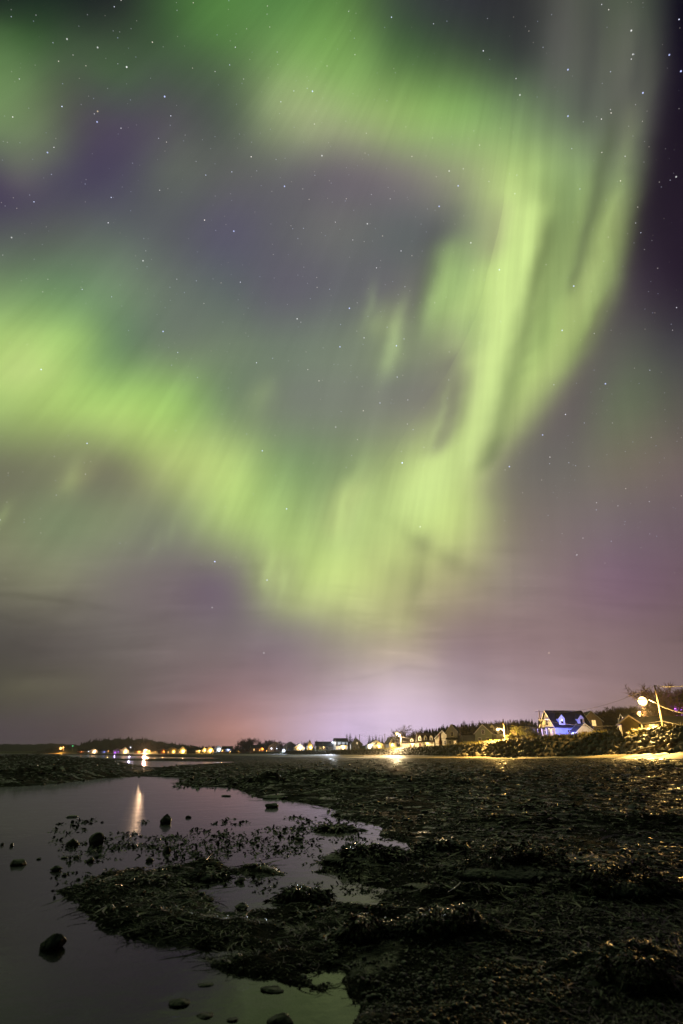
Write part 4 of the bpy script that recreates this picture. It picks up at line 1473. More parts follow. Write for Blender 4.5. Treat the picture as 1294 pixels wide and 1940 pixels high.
def house(px, Y, W, D, wh, rh, label, wall='white', roof='dark', ridge='x', yaw=0., wins=(), doors=(), dormers=(), chimney=(), porch=None,
          base=None, name='house', cat='house', over=.35, sidewins=(), lamps=(), verge=True, group='houses along the shore', z0=None):
    """gabled house centred on bearing px at distance Y, front turned to the shore"""
    x = (px - 647) * KX * Y
    gz = zt(x, Y) if z0 is None else z0
    rz = -math.atan2(x, Y) * .9 + R(yaw)
    root = thing(name, label, cat, (x, Y, gz), rz, group)
    wm, rm = MW[wall], MR[roof]
    hw, hd = W / 2, D / 2
    b = -.8
    if ridge == 'x':
        body = M().prism([(-hd, b), (hd, b), (hd, wh), (0, wh + rh), (-hd, wh)], 'x', -hw, hw)
        run, span = hd, (-hw - over, hw + over)
    else:
        body = M().prism([(-hw, b), (hw, b), (hw, wh), (0, wh + rh), (-hw, wh)], 'y', -hd, hd)
        run, span = hw, (-hd - over, hd + over)
    body.build('wall', wm, root)
    sl = rh / run
    e = over
    t = .16
    g = .012
    ridge_poly = [(-run - e, wh - sl * e + g), (0, wh + rh + g), (run + e, wh - sl * e + g), (run + e, wh - sl * e + t), (0, wh + rh + t * 1.25), (-run - e, wh - sl * e + t)]
    ro = M().prism(ridge_poly, 'x' if ridge == 'x' else 'y', *span).build('roof', rm, root)
    # pale verge boards along the gable ends
    vb = M()
    for s_ in (0, 1):
        a = span[s_]
        o_ = .03 if s_ else -.03
        vb.prism([(p, z - .03) for p, z in ridge_poly[:3]] + [(p, z + .004) for p, z in ridge_poly[3:]], 'x' if ridge == 'x' else 'y', min(a + o_, a + o_ * 3), max(a + o_, a + o_ * 3))
    vb.build('verge_board', TRIM if verge else rm, ro)
    for (cx_, cz, cw, ch, lit) in wins:
        window(root, cx_, cz, cw, ch, -hd, lit)
    for (sd, cy_, cz, cw, ch, lit) in sidewins:
        window(root, cy_, cz, cw, ch, 0, lit, face='side', sx=hw * sd)
    for (cx_, dw, dh) in doors:
        d = M().box(cx_ - dw / 2, cx_ + dw / 2, -hd - .05, -hd - .004, .02, dh).build('door', DOORM, root)
        M().box(cx_ + dw * .35, cx_ + dw * .42, -hd - .09, -hd - .052, dh * .45, dh * .5).build('handle', METAL, d)
    for (cx_, dw, dh, lit) in dormers:      # gabled dormers in the front slope of an x-ridged roof
        zb = wh + .5
        yb = -hd + (zb - wh) / sl - .25
        dm = M().prism([(cx_ - dw/2, zb - .5), (cx_ + dw/2, zb - .5), (cx_ + dw/2, zb + dh), (cx_, zb + dh + dw * .55), (cx_ - dw/2, zb + dh)], 'y', yb, yb + 2.6).build('dormer', wm if wall not in ('dark', 'grey') else TRIM, root)
        q = dw / 2 + .14
        M().prism([(cx_ - q, zb + dh - .14), (cx_, zb + dh + dw*.55 + .02), (cx_ + q, zb + dh - .14), (cx_ + q, zb + dh - .03), (cx_, zb + dh + dw*.55 + .16), (cx_ - q, zb + dh - .03)], 'y', yb - .16, yb + 2.5).build('dormer_roof', rm, dm)
        window(dm, cx_, zb + .15, dw * .42, dh * .75, yb, lit, False)
    for (cx_, cy_, cw, ch) in chimney:
        zr = wh + rh - abs(cy_ if ridge == 'x' else cx_) * sl
        M().box(cx_ - cw/2, cx_ + cw/2, cy_ - cw/2, cy_ + cw/2, zr - .4, zr + ch).box(cx_ - cw/2 - .06, cx_ + cw/2 + .06, cy_ - cw/2 - .06, cy_ + cw/2 + .06, zr + ch, zr + ch + .14).build('chimney', BRICK, ro)
    if porch:
        px0, px1, pd, ph, npost = porch
        po = M().box(px0, px1, -hd - pd, -hd - .004, .1, .34).build('porch', TRIM, root)
        M().prism([(-hd - pd - .3, ph), (-hd - .01, ph + .55), (-hd - .01, ph + .7), (-hd - pd - .3, ph + .15)], 'x', px0 - .25, px1 + .25).build('porch_roof', rm, po)
        for i in range(npost):
            a = px0 + .1 + (px1 - px0 - .2) * i / (npost - 1)
            M().box(a - .07, a + .07, -hd - pd + .05, -hd - pd + .19, .345, ph + .05).build('post', TRIM, po)
        rl = M()
        rl.box(px0 + .18, px1 - .18, -hd - pd + .09, -hd - pd + .15, .95, 1.02)
        n = int((px1 - px0) / .35)
        for i in range(1, n):
            a = px0 + (px1 - px0) * i / n
            rl.box(a - .02, a + .02, -hd - pd + .10, -hd - pd + .14, .345, .95)
        rl.build('railing', TRIM, po)
    for (lx, ly, lz, bm, lc, pw, br) in lamps:
        lp = M().box(lx - .08, lx + .08, ly + .02, ly + .10, lz - .1, lz + .2).build('porch_lamp', METAL, root)
        bulb(lp, (lx, ly - br, lz), br, bm)
        lamp_light('lamp_glow', (lx, ly - br - .25, lz - .1), pw, lc, .1, lp)
    return root


Wn = None
HB = house(1078, 150, 9.2, 7.5, 2.9, 3.7, 'steep roofed house washed in blue light with two white dormers', 'grey', 'dark', 'x', 26,
           wins=[(-1.2, .7, .8, 1.5, Wn), (3.6, .9, .7, .9, Wn)], doors=[(1.6, .95, 2.1)], dormers=[(-2.5, 1.5, 1.4, Wn), (2.5, 1.5, 1.4, Wn)],
           chimney=[(.2, .6, .6, .7), (1.6, .7, .5, .5)], sidewins=[(-1, 0, 3.3, 1.0, 1.2, Wn), (-1, -1.6, .8, .9, 1.4, LIT), (-1, 1.6, .8, .9, 1.4, Wn)],
           lamps=[(-4.95, -1.2, 2.5, BULB_Y, WARM, 30, .07)], z0=4.3)
# two storey porch on its gable end
pb = M().box(-6.9, -4.805, -3.6, 3.4, .1, .34).build('gable_porch', TRIM, HB)
M().box(-7.0, -4.806, -3.7, 3.5, 2.55, 2.72).build('porch_roof', MR['dark'], pb)
for yy in (-3.4, -1.1, 1.1, 3.2):
    M().box(-6.85, -6.71, yy - .07, yy + .07, .345, 2.548).build('post', TRIM, pb)
rl = M().box(-6.82, -6.74, -3.3, 3.1, 1.0, 1.07)
for i in range(18):
    rl.box(-6.80, -6.76, -3.25 + i * .36, -3.21 + i * .36, .345, 1.0)
rl.build('railing', TRIM, pb)
bal = M().box(-5.9, -4.807, -2.0, 2.0, 4.55, 4.68)
bal.build('balcony_hood', TRIM, HB)

house(1108, 140, 3.6, 4.0, 1.7, 1.5, 'little white shed glaring in the light right of the blue lit house', 'white', 'dark', 'y', 20, name='shed', cat='shed', doors=[(0, .9, 1.6)])
house(1124, 172, 5.2, 8, 3.9, 2.5, 'tall pale gable with one glowing upper window behind the white shed', 'tan', 'dark', 'y', 12,
      wins=[(.4, 2.6, 1.0, 1.5, LIT), (-1.2, .6, .9, 1.2, Wn), (1.3, .6, .9, 1.2, Wn)], chimney=[(-1.4, 1, .5, 1.0)])
house(1256, 112, 10.5, 7, 2.2, 1.3, 'long low house with a lit colonnade veranda behind the nearest street light', 'tan', 'dark', 'x', 10,
      wins=[(-3.5, .8, 1.2, 1.3, Wn), (0, .8, 1.2, 1.3, Wn), (3.2, .8, 1.2, 1.3, Wn)], doors=[(1.6, .9, 2.05)], porch=(-5.1, 5.1, 2.0, 2.1, 9), z0=3.95,
      lamps=[(-1.5, -3.5, 2.2, BULB_Y, WARM, 500, .08)])
house(1200, 100, 2.6, 3.2, 1.5, 1.0, 'small dark gabled shed left of the veranda house', 'dark', 'brown', 'y', 6, name='shed', cat='shed', verge=False)
house(1262, 134, 15, 9, 3.0, 2.6, 'big dark roofed house rising behind the lit veranda', 'brown', 'dark', 'x', 14,
      wins=[(-5, 1.2, 1.2, 1.4, Wn), (0, 1.2, 1.2, 1.4, Wn)], chimney=[(-3, .5, .7, 1.0)])
house(1300, 156, 9, 8, 3.4, 2.2, 'hillside house with pale eaves above the violet lamps at the right edge', 'grey', 'dark', 'x', 20,
      wins=[(-2.5, 1, 1.2, 1.3, LIT), (1, 1, 1.2, 1.3, Wn)],
      lamps=[(-4.3, -4.0, 2.9, BULB_W, COOL, 500, .12)], z0=8.3)
house(1214, 138, 6, 6, 3, 2.2, 'small brown hillside house under the big street light', 'brown', 'dark', 'x', 8,
      wins=[(0, 1, 1.2, 1.2, Wn)], lamps=[(2.2, -3.0, 2.4, BULB_Y, WARM, 60, .10)])
house(924, 205, 5.6, 8, 3.4, 2.6, 'grey gabled house with a steep front gable by the low white wall', 'green', 'dark', 'y', -14, wins=[(0, 3.2, .9, 1.2, Wn), (-1.3, .7, .9, 1.3, Wn), (1.3, .7, .9, 1.3, Wn)])
house(942, 212, 7.2, 7.5, 3.0, 2.8, 'dim house with a roof dormer and long porch behind the leaning street light', 'grey', 'grey', 'x', 4, dormers=[(-1.2, 1.6, 1.3, Wn)],
      wins=[(-2.4, .8, .9, 1.2, Wn), (2.2, .8, .9, 1.2, Wn)], doors=[(0, .9, 2.0)], porch=(-3.5, 3.5, 1.5, 2.4, 5), chimney=[(2.2, .5, .5, .8)])
house(900, 208, 7.2, 5, 1.7, 1.5, 'low dim outbuilding crouched between the tall narrow gable and the grey gabled house', 'green', 'grey', 'x', 0, name='outbuilding', cat='outbuilding', doors=[(1.5, 1.0, 1.6)])
house(862, 222, 3.9, 8, 5.0, 2.4, 'tall narrow gable house with a side wing, dim grey', 'grey', 'dark', 'y', -10, wins=[(0, 3.6, .9, 1.3, Wn), (-.9, .8, .8, 1.2, Wn), (.9, .8, .8, 1.2, LIT)], porch=(-1.9, 1.9, 1.2, 2.4, 3))
house(842, 240, 5.6, 9, 3.2, 2.6, 'plain pale gable house with a tall brick chimney on its left', 'cream', 'brown', 'y', -6, wins=[(.9, .9, .6, 1.4, Wn)], doors=[(1.9, .8, 1.9)])
stack = at(833.5, 1390, 232)
gz = zt(stack.x, 232)
ck = thing('chimney_stack', 'tall brick chimney stack between the three dormer house and the pale gable', 'chimney', (stack.x, 232, gz), 0)
M().prism([(-.6, -.3), (.6, -.3), (.6, 2.2), (.36, 3.2), (.36, stack.z - gz), (-.36, stack.z - gz), (-.36, 3.2), (-.6, 2.2)], 'y', -.35, .35).build('stack', BRICK, ck)
M().box(-.45, .45, -.44, .44, stack.z - gz + .003, stack.z - gz + .16).build('chimney_cap', BRICK, ck)
house(808, 243, 6.6, 7, 2.5, 2.9, 'cottage with three lit yellow dormers in a row and a glowing porch', 'cream', 'brown', 'x', -3, dormers=[(-2.2, 1.2, 1.3, Wn), (0, 1.2, 1.3, Wn), (2.2, 1.2, 1.3, Wn)],
      wins=[(1.6, .8, 1.1, 1.3, LIT), (-.4, .8, .9, 1.3, Wn)], doors=[(-2.2, .9, 2.0)], porch=(-1.2, 3.2, 1.4, 2.4, 4), lamps=[(.6, -3.5, 2.2, BULB_Y, WARM, 420, .08)])
house(780, 250, 8.0, 7, 2.4, 1.7, 'lit bungalow with a row of bright windows right of the shore bend light', 'cream', 'brown', 'x', -8,
      wins=[(-3.1, .8, .7, 1.2, LIT), (-2.1, .8, .7, 1.2, LIT), (-1.1, .8, .7, 1.2, LIT), (1.4, .8, .9, 1.2, Wn), (2.8, .8, .8, 1.2, LIT)], dormers=[(.6, 1.4, .7, Wn)], doors=[(.2, .9, 2.0)],
      lamps=[(.9, -3.5, 2.1, BULB_Y, WARM, 420, .08)])
house(741, 275, 3.6, 8, 2.8, 2.4, 'slim lit gable left of the shore bend light, dark roof running back', 'cream', 'dark', 'y', 14, wins=[(0, 2.6, .8, 1.1, Wn), (.8, .6, .8, 1.2, LIT)], lamps=[(-.4, -4, 2.1, BULB_Y, WARM, 420, .08)])
house(711, 300, 8.2, 7, 2.5, 2.1, 'low yellow lit house with a broad gable before the rubble bank', 'cream', 'brown', 'y', 10, wins=[(-2.2, .8, 1.1, 1.2, Wn), (2.2, .8, 1.1, 1.2, LIT), (0, 2.6, .9, .9, Wn)],
      doors=[(.4, .9, 2.0)], lamps=[(1.2, -3.5, 2.1, BULB_Y, WARM, 900, .16), (-3.2, -3.5, 2.4, BULB_W, (1, .85, .6), 1800, .26)])
house(675, 325, 6.0, 8, 3.2, 2.6, 'dark gabled house between the plain poles, one window showing', 'grey', 'dark', 'y', 4, wins=[(0, 3.0, .9, 1.1, Wn), (-1.3, .7, .9, 1.3, Wn), (1.3, .7, .9, 1.3, Wn)], chimney=[(-1, 1, .5, .8)])
house(645, 345, 7.2, 7, 4.6, 1.7, 'white two storey house flooded by the cool street light', 'white', 'dark', 'x', 8, wins=[(-2.4, 3.0, .9, 1.3, Wn), (0, 3.0, .9, 1.3, Wn), (2.4, 3.0, .9, 1.3, Wn), (-2.4, .6, 1.0, 1.4, LIT), (2.2, .6, 1.0, 1.4, LIT)],
      doors=[(0, .9, 2.0)], porch=(-3.5, 3.5, 1.4, 2.4, 5), lamps=[(.8, -3.5, 2.2, BULB_Y, WARM, 1500, .14)])
house(618, 372, 13, 8, 2.6, 2.4, 'long dark roofed house behind the bright yellow yard lamp', 'tan', 'dark', 'x', 6, wins=[(-4, .8, 1.2, 1.2, Wn), (0, .8, 1.2, 1.2, Wn)], lamps=[(-2.2, -4, 1.9, BULB_Y, WARM, 5000, .55)])
house(586, 392, 3.0, 6, 3.4, 3.0, 'narrow steep lit gable like a little steeple', 'cream', 'dark', 'y', 4, wins=[(0, .8, .8, 1.3, LIT)], lamps=[(.6, -3, 2.2, BULB_Y, WARM, 900, .12)])
house(566, 408, 7.0, 7, 2.3, 2.6, 'white gable house brightly lit right of the beach floodlight', 'white', 'dark', 'y', 6, wins=[(-1.6, .7, .9, 1.2, LIT), (1.8, .7, .9, 1.2, LIT)], doors=[(0, .9, 1.95)], lamps=[(.7, -3.5, 2.0, BULB_Y, WARM, 2200, .14)])
house(549, 432, 8.4, 7, 3.4, 2.6, 'house with a pale gable edge behind the pale pole', 'grey', 'dark', 'y', 12, wins=[(-1.6, .8, 1, 1.2, Wn), (1.6, .8, 1, 1.2, Wn)])
house(521, 447, 9.6, 8, 3.5, 3.0, 'grey gable house with two glaring white lamps at its door', 'grey', 'dark', 'y', 4, wins=[(0, 3.4, 1.0, 1.2, Wn), (3, .7, 1, 1.3, Wn)], doors=[(-.4, 1, 2.1)],
      lamps=[(-2.9, -4, 2.0, BULB_W, (1, .9, .75), 2500, .42), (1.0, -4, 1.9, BULB_W, (1, .9, .75), 2500, .38)])
house(487, 470, 9.5, 8, 2.6, 2.0, 'dark house under the bare trees at the left of the grey gable house', 'brown', 'dark', 'x', 4, wins=[(-2.6, .8, .8, 1.2, LIT), (2.6, .8, .8, 1.2, Wn)], lamps=[(3.8, -4, 2.2, BULB_O, ORANGE, 900, .14)])
house(468, 500, 8.0, 8, 2.4, 1.8, 'low dark cottage farther along under the bare trees', 'brown', 'dark', 'x', 0, wins=[(-2, .8, .8, 1.2, Wn), (1.6, .8, .8, 1.2, Wn)])
F_ = dict(over=.3)
for (px, Y, W, D, wh, rh, lab, wc, rc, rd, lp) in [
    (430, 575, 9, 7, 2.6, 2.2, 'grey roofed far house with a bluish lamp right of the yellow gables', 'grey', 'grey', 'x', (BULB_B, (.5, .6, 1), 500, .30)),
    (413, 590, 8, 7, 3.2, 2.4, 'pale far house with a blue white lamp on its gable', 'white', 'dark', 'y', (BULB_W, COOL, 900, .3)),
    (397, 606, 8, 7, 3.0, 3.0, 'larger of two far yellow lit gables side by side', 'cream', 'dark', 'y', (BULB_Y, WARM, 2200, .22)),
    (387, 618, 5.5, 7, 2.6, 2.4, 'smaller of two far yellow lit gables side by side', 'cream', 'dark', 'y', (BULB_Y, WARM, 1600, .2)),
    (376, 630, 7, 7, 2.5, 2.0, 'far cottage glowing yellow left of the paired gables', 'tan', 'dark', 'x', (BULB_Y, WARM, 1600, .3)),
    (362, 645, 9, 7, 2.5, 2.2, 'dark far cottage before the low dark trees', 'dark', 'dark', 'x', None),
    (345, 662, 9, 8, 3.4, 3.6, 'bright yellow far gable beside the broad ochre house', 'cream', 'dark', 'y', (BULB_Y, WARM, 3800, .26)),
    (326, 676, 14, 9, 3.6, 3.2, 'broad ochre far house with a long roof', 'tan', 'brown', 'y', (BULB_Y, WARM, 1400, .12)),
    (308, 690, 9, 8, 3.2, 2.6, 'dim far house right of the blazing orange lamp', 'brown', 'dark', 'y', (BULB_O, ORANGE, 800, .16)),
    (262, 752, 9, 8, 3.0, 2.4, 'dim far house left of the blazing orange lamp', 'tan', 'dark', 'x', (BULB_O, ORANGE, 800, .18)),
    (236, 775, 10, 8, 3.4, 3.8, 'far house with a pale orange lit gable at the foot of the wooded headland', 'cream', 'dark', 'y', (BULB_O, (1, .55, .2), 3800, .22)),
    (222, 785, 10, 8, 3.4, 2.6, 'far grey house with a violet lamp under the headland', 'grey', 'dark', 'y', (BULB_V, (.6, .3, 1), 700, .5)),
    (196, 815, 10, 8, 2.8, 2.4, 'far pale cottage with a blue lamp under the headland', 'grey', 'dark', 'x', (BULB_B, (.3, .4, 1), 900, .5)),
    (177, 835, 11, 8, 3.2, 2.8, 'far white house below the headland trees lit warm', 'white', 'dark', 'y', (BULB_O, (1, .6, .3), 3200, .3)),
    (166, 850, 9, 8, 3.0, 2.4, 'far cottage with a white lamp at the headland', 'grey', 'dark', 'x', (BULB_W, (1, .9, .8), 1800, .6)),
    (153, 862, 9, 8, 3.0, 2.4, 'far cottage with a red orange lamp at the headland', 'brown', 'dark', 'x', (BULB_O, (1, .3, .08), 2200, .5)),
]:
    lm = [] if lp is None else [(W * .12, -D / 2, 2.2, lp[0], lp[1], lp[2], lp[3] * .65)]
    house(px, Y, W, D, wh, rh, lab, wc, rc, rd, 0, wins=[(-W * .28, .8, 1.2, 1.3, LIT if lp and lp[0] is BULB_Y else Wn), (W * .3, .8, 1.2, 1.3, Wn)], lamps=lm, group='far houses round the bay')


def yard_lamp(px, py, Y, bm, lc, pw, br, label, name='yard_lamp', cat='lamp'):
    p = at(px, py, Y)
    gz = zt(p.x, p.y)
    h = max(p.z - gz, .5)
    root = thing(name, label, cat, (p.x, p.y, gz), 0, 'lamps around the bay')
    M().tube([(0, 0, -.3), (0, 0, h - br * .3)], .07, 8).build('shaft', METAL, root, True)
    M().lathe([(br * .4, br * 1.3), (br * .9, br * 1.05), (br * 1.0, br * .8)], 10, (0, 0, h)).build('lamp_cap', METAL, root, True)
    bulb(root, (0, 0, h), br, bm)
    lamp_light('lamp_glow', (0, -br - .3, h - .1), pw, lc, .15, root)
    return root


yard_lamp(276, 1423.5, 735, BULB_O, (1, .55, .22), 60000, 2.0, 'blazing orange white lamp whose reflection streaks the tide pool')
yard_lamp(282.5, 1423.2, 736, BULB_O, ORANGE, 9000, .9, 'lesser orange lamp at the right of the blazing orange white lamp')
yard_lamp(115, 1418, 905, BULB_O, ORANGE, 30000, 1.5, 'orange lamp glowing alone at the left foot of the headland')
yard_lamp(120, 1416, 930, BULB_O, ORANGE, 9000, .8, 'small orange lamp just right of the lone orange lamp')
yard_lamp(138, 1413, 930, BULB_G, (.1, .9, .3), 900, .6, 'green lamp on the dark slope of the headland')
yard_lamp(247.5, 1416, 770, BULB_W, COOL, 2500, .5, 'small white lamp above the far roofs beneath the headland')
yard_lamp(190, 1424, 818, BULB_B, (.35, .4, 1), 1200, .7, 'blue lamp low at the waterline below the headland')
yard_lamp(218, 1425.4, 776, BULB_V, (.6, .35, 1), 1200, .7, 'violet lamp low at the waterline below the headland')
yard_lamp(303, 1425, 700, BULB_B, (.5, .4, 1), 900, .45, 'pale violet lamp at the waterline right of the blazing lamp')
big = [o for o in C.objects if o.get('label', '').startswith('blazing orange white')][0]
added_spot((.3, -3., big.location.z * 0 + 2.2), Vector((0, 15, 0)) - big.location, 2400000, (1, .60, .30), big, 14)  # added spot aimed at the pool to strengthen the lamp's streak
yard_lamp(1211, 1352, 128, BULB_O, (1, .55, .18), 2500, .42, 'burning orange lamp on a post just under the big street light')
yard_lamp(1229, 1346, 129, BULB_W, (1, .9, .8), 300, .16, 'tiny white lamp between the big street light and its pole')
yard_lamp(1280, 1345, 124, BULB_V, (.5, .1, 1), 400, .30, 'left lamp of the two violet lamps at the right edge')
yard_lamp(1289, 1343, 124, BULB_V, (.5, .1, 1), 400, .30, 'right lamp of the two violet lamps at the right edge')
ro_ = random.Random(12)
for px in (158, 172, 182, 205, 229, 243, 256, 268, 294, 315, 333, 341, 356, 368, 383, 392, 404, 421, 436, 452, 466, 478, 492, 505):
    Yl = float(np.interp(px, SHORE[:, 0], SHORE[:, 1])) + ro_.uniform(6, 16)
    yard_lamp(px, 1425 - ro_.uniform(0, 5), Yl, BULB_O, ORANGE, ro_.uniform(400, 1500), ro_.uniform(.18, .42) * Yl / 700, 'small orange lamp among the far houses of the bay')
fl = yard_lamp(537.5, 1424.3, 395, BULB_W, (.55, .68, 1), 26000, .75, 'glaring bluish white floodlight on a low post above the beach', 'floodlight', 'floodlight')
bl = at(1062, 1402, 141)
bz = zt(bl.x, bl.y)
bf = thing('floodlight', 'blue ground floodlight in the grass before the steep roofed house', 'floodlight', (bl.x, bl.y, bz), 0)
M().box(-.25, .25, -.12, .12, .05, .4).build('housing', METAL, bf)
M().tube([(0, 0, -.3), (0, 0, .06)], .05, 6).build('shaft', METAL, bf)
M().box(-.2, .2, .123, .14, .1, .36).build('lens', BULB_B, bf)
lamp_light('lamp_glow', (.4, -.4, .5), 9000, (.16, .2, 1), .1, bf)
bl = at(1112, 1399, 133)
bz = zt(bl.x, bl.y)
bf = thing('floodlight', 'white ground floodlight shining on the little white shed', 'floodlight', (bl.x, bl.y, bz), 0)
M().box(-.2, .2, -.1, .1, .05, .35).build('housing', METAL, bf)
M().box(-.16, .16, .103, .12, .08, .3).build('lens', BULB_W, bf)
lamp_light('lamp_glow', (0, .5, .5), 500, (1, .85, .8), .1, bf)

# low white garden wall under the leaning street light
wp = at(940, 1412, 172)
gz = zt(wp.x, wp.y)
gw = M().box(-3.6, 3.6, -.12, .12, -.4, .75).box(-3.65, 3.65, -.17, .17, .753, .86)
o = gw.build('garden_wall', MW['white'])
o.location = (wp.x, wp.y, gz)
tag(o, 'low white garden wall glaring under the leaning street light', 'wall')


# ------------------------------------------------------------------ trees
def conifer_meshes(seed, h=10., r=1.9):
    g = np.random.default_rng(seed)
    tk = M().tube([(0, 0, -.6), (0, 0, h * .5), (0, 0, h)], [.17, .1, .02], 7).mesh('trunk', BARK, True)
    V, F = [], []
    z = h * g.uniform(.08, .2)
    while z < h * .985:
        f = 1 - z / h
        n = int(6 + 7 * f)
        L = r * (f ** .65) * g.uniform(.7, 1.15) + .08
        for k in range(n):
            a = g.uniform(0, 6.283); l = L * g.uniform(.55, 1.2)
            if g.random() < .1:
                continue
            dirv = np.array([math.cos(a), math.sin(a), 0]); sd = np.array([-math.sin(a), math.cos(a), 0])
            for s_ in range(5):              # sprays of needles down the branch
                q = (s_ + .6) / 5
                c = dirv * l * q + np.array([0, 0, z - .28 * l * q + .1 * l * q * q])
                wd = l * (.42 * (1 - q) + .17)
                for sg in (-1, 1):
                    tip = c + sd * sg * wd * g.uniform(.7, 1.3) + dirv * wd * .7 + np.array([0, 0, -wd * g.uniform(.2, .7)])
                    o = len(V)
                    V += [c - dirv * wd * .3, c + dirv * wd * .5 + np.array([0, 0, .03]), tip]
                    F.append((o, o + 1, o + 2))
        z += h * g.uniform(.022, .038)
    o = len(V)
    V += [np.array([-.06, 0, h * .94]), np.array([.06, 0, h * .94]), np.array([0, 0, h * 1.03])]
    F.append((o, o + 1, o + 2))
    cr = np_mesh('crown', np.array(V), np.array(F), NEEDLE, False)
    return tk, cr


def bare_meshes(seed, h=10., spread=1., leaf=False):
    g = np.random.default_rng(seed)
    trunk, crown = M(), M()
    tw_v, tw_f = [], []

    def grow(p, d, L, r, lev):
        n = 3
        pts, rs = [p], [r]
        for i in range(n):
            d = (d + Vector(g.normal(0, .16, 3)) + Vector((0, 0, .06))).normalized()
            p = p + d * L / n
            pts.append(p); rs.append(r * (1 - .45 * (i + 1) / n))
        (trunk if lev == 0 else crown).tube(pts, rs, 6 if lev == 0 else (4 if lev < 3 else 3), False)
        if lev >= 3:
            for k in range(7):
                b0 = pts[int(g.integers(1, n + 1))]
                dd = (d + Vector(g.normal(0, .55, 3))).normalized() * L * g.uniform(.5, 1.1)
                sd = dd.orthogonal().normalized() * .04
                crown.add([b0 - sd, b0 + sd, b0 + dd], [(0, 1, 2)])
        if lev >= 4:
            return
        kids = [6, 5, 4, 4][lev]
        for k in range(kids):
            i = 1 + (k % n) if lev else 1 + int(k >= 2) + int(k >= 4)
            a = g.uniform(0, 6.283)
            side = d.orthogonal().normalized()
            side.rotate(__import__('mathutils').Quaternion(d, a))
            nd_ = (d * g.uniform(.55, .9) + side * g.uniform(.45, .8) * spread).normalized()
            grow(pts[i], nd_, L * g.uniform(.58, .78), max(rs[i] * .64, .028), lev + 1)
    grow(Vector((0, 0, -.4)), Vector((0, 0, 1)), h * .36, .16 * h / 10, 0)
    return trunk.mesh('trunk', BARK, True), crown.mesh('crown', TWIG, True)


CON = [conifer_meshes(600 + i, 10, [2.0, 2.6, 2.3, 2.9][i]) for i in range(4)]
BARE = [bare_meshes(640 + i, 10, [1., 1.25, .9][i]) for i in range(3)]
TREE_N = [0]


def tree(px, py, Y, kind, label, group, wide=1.):
    """tree whose top shows at photo pixel (px, py)"""
    p = at(px, py, Y)
    gz = zt(p.x, p.y)
    h = max(p.z - gz, 1.5)
    TREE_N[0] += 1
    i = TREE_N[0]
    lib = CON if kind == 'conifer' else BARE
    tk, cr = lib[i % len(lib)]
    hm = max(v.co.z for v in cr.vertices) if not cr.get('h') else cr['h']
    cr['h'] = hm
    root = thing('spruce_tree' if kind == 'conifer' else 'bare_tree', label, 'tree', (p.x, p.y, gz), i * 2.4, group)
    s = h / hm
    root.scale = (s * wide, s * wide, s)
    link('trunk', tk, root)
    link('crown', cr, root)
    return root


rt = random.Random(4)
for px, py in [(657,1389),(663,1387),(674,1391),(668,1396),(652,1398)]:
    tree(px, py, 352 + rt.uniform(-8, 8), 'conifer', 'dark spruce in the tight clump over the dark gabled house', 'spruces over the dark gabled house')
for px, py in [(700,1391),(706,1394),(712,1390),(718,1395),(724,1393),(734,1396)]:
    tree(px, py, 318 + rt.uniform(-8, 8), 'conifer', 'dark spruce in the row over the low yellow lit house', 'spruces over the yellow lit house')
for i in range(17):
    px = 800 + i * 4.6 + rt.uniform(-2, 2)
    py = 1384 - (px - 800) * .05 + rt.uniform(-13, 8) - (8 if i in (5, 6, 14) else 0)
    tree(px, py, 275 + rt.uniform(-12, 15), 'conifer', 'dark spruce on the ridge behind the three dormer cottage and the narrow gable', 'spruces on the ridge', rt.uniform(.9, 1.4))
for i in range(20):
    px = 876 + i * 6.6 + rt.uniform(-3, 3)
    py = 1374 - (px - 880) * .02 + rt.uniform(-11, 9)
    k = 'conifer' if rt.random() < .6 else 'bare'
    tree(px, py, 252 + rt.uniform(-12, 15), k, ('dark spruce' if k == 'conifer' else 'leafless tree') + ' in the mixed wood behind the leaning street light',
         'spruces behind the leaning street light' if k == 'conifer' else 'leafless trees behind the leaning street light', rt.uniform(1.1, 1.7))
tree(1108 - 113, 1363, 235, 'conifer', 'spruce standing clear to the right of the leaning street light', None, 1.5)
tree(772, 1371, 262, 'bare', 'broad bare tree lit from below at the shore bend street light', None, 1.6)
tree(760, 1378, 268, 'bare', 'smaller bare tree against the left of the broad lit bare tree', None, 1.2)
tree(787, 1379, 268, 'bare', 'smaller bare tree against the right of the broad lit bare tree', None, 1.2)
tree(972, 1362, 215, 'bare', 'round warm lit bare tree right of the leaning street light', None, 1.5)
tree(1014, 1375, 165, 'bare', 'bare tree left of the dark utility pole', None, 1.0)
tree(1034, 1354, 175, 'bare', 'bare tree just right of the dark utility pole', None, 1.0)
tree(1042, 1349, 180, 'bare', 'bare tree close behind the roof of the blue lit house', None, 1.0)
for i, (px, py) in enumerate([(1098,1350),(1112,1346),(1122,1350),(1133,1344),(1143,1343),(1152,1337),(1162,1335),(1170,1336),(1178,1339),(1188,1334),(1196,1339),(1205,1336)]):
    tree(px, py, 196 + rt.uniform(-10, 8), 'bare', 'bare brownish tree in the hillside row left of the big street light', 'bare trees in the hillside row', rt.uniform(1.2, 1.7))
tree(1232, 1286, 124, 'bare', 'tall bare tree lit orange directly behind the big street light', None, 1.1)
tree(1243, 1292, 128, 'bare', 'tall bare tree merging with the one behind the big street light', None, 1.0)
for i, (px, py) in enumerate([(1258,1310),(1268,1303),(1279,1300),(1290,1303),(1303,1299)]):
    tree(px, py, 165 + rt.uniform(-5, 8), 'bare', 'bare tree in the group over the violet lamps at the right edge', 'bare trees over the violet lamps', 1.1)
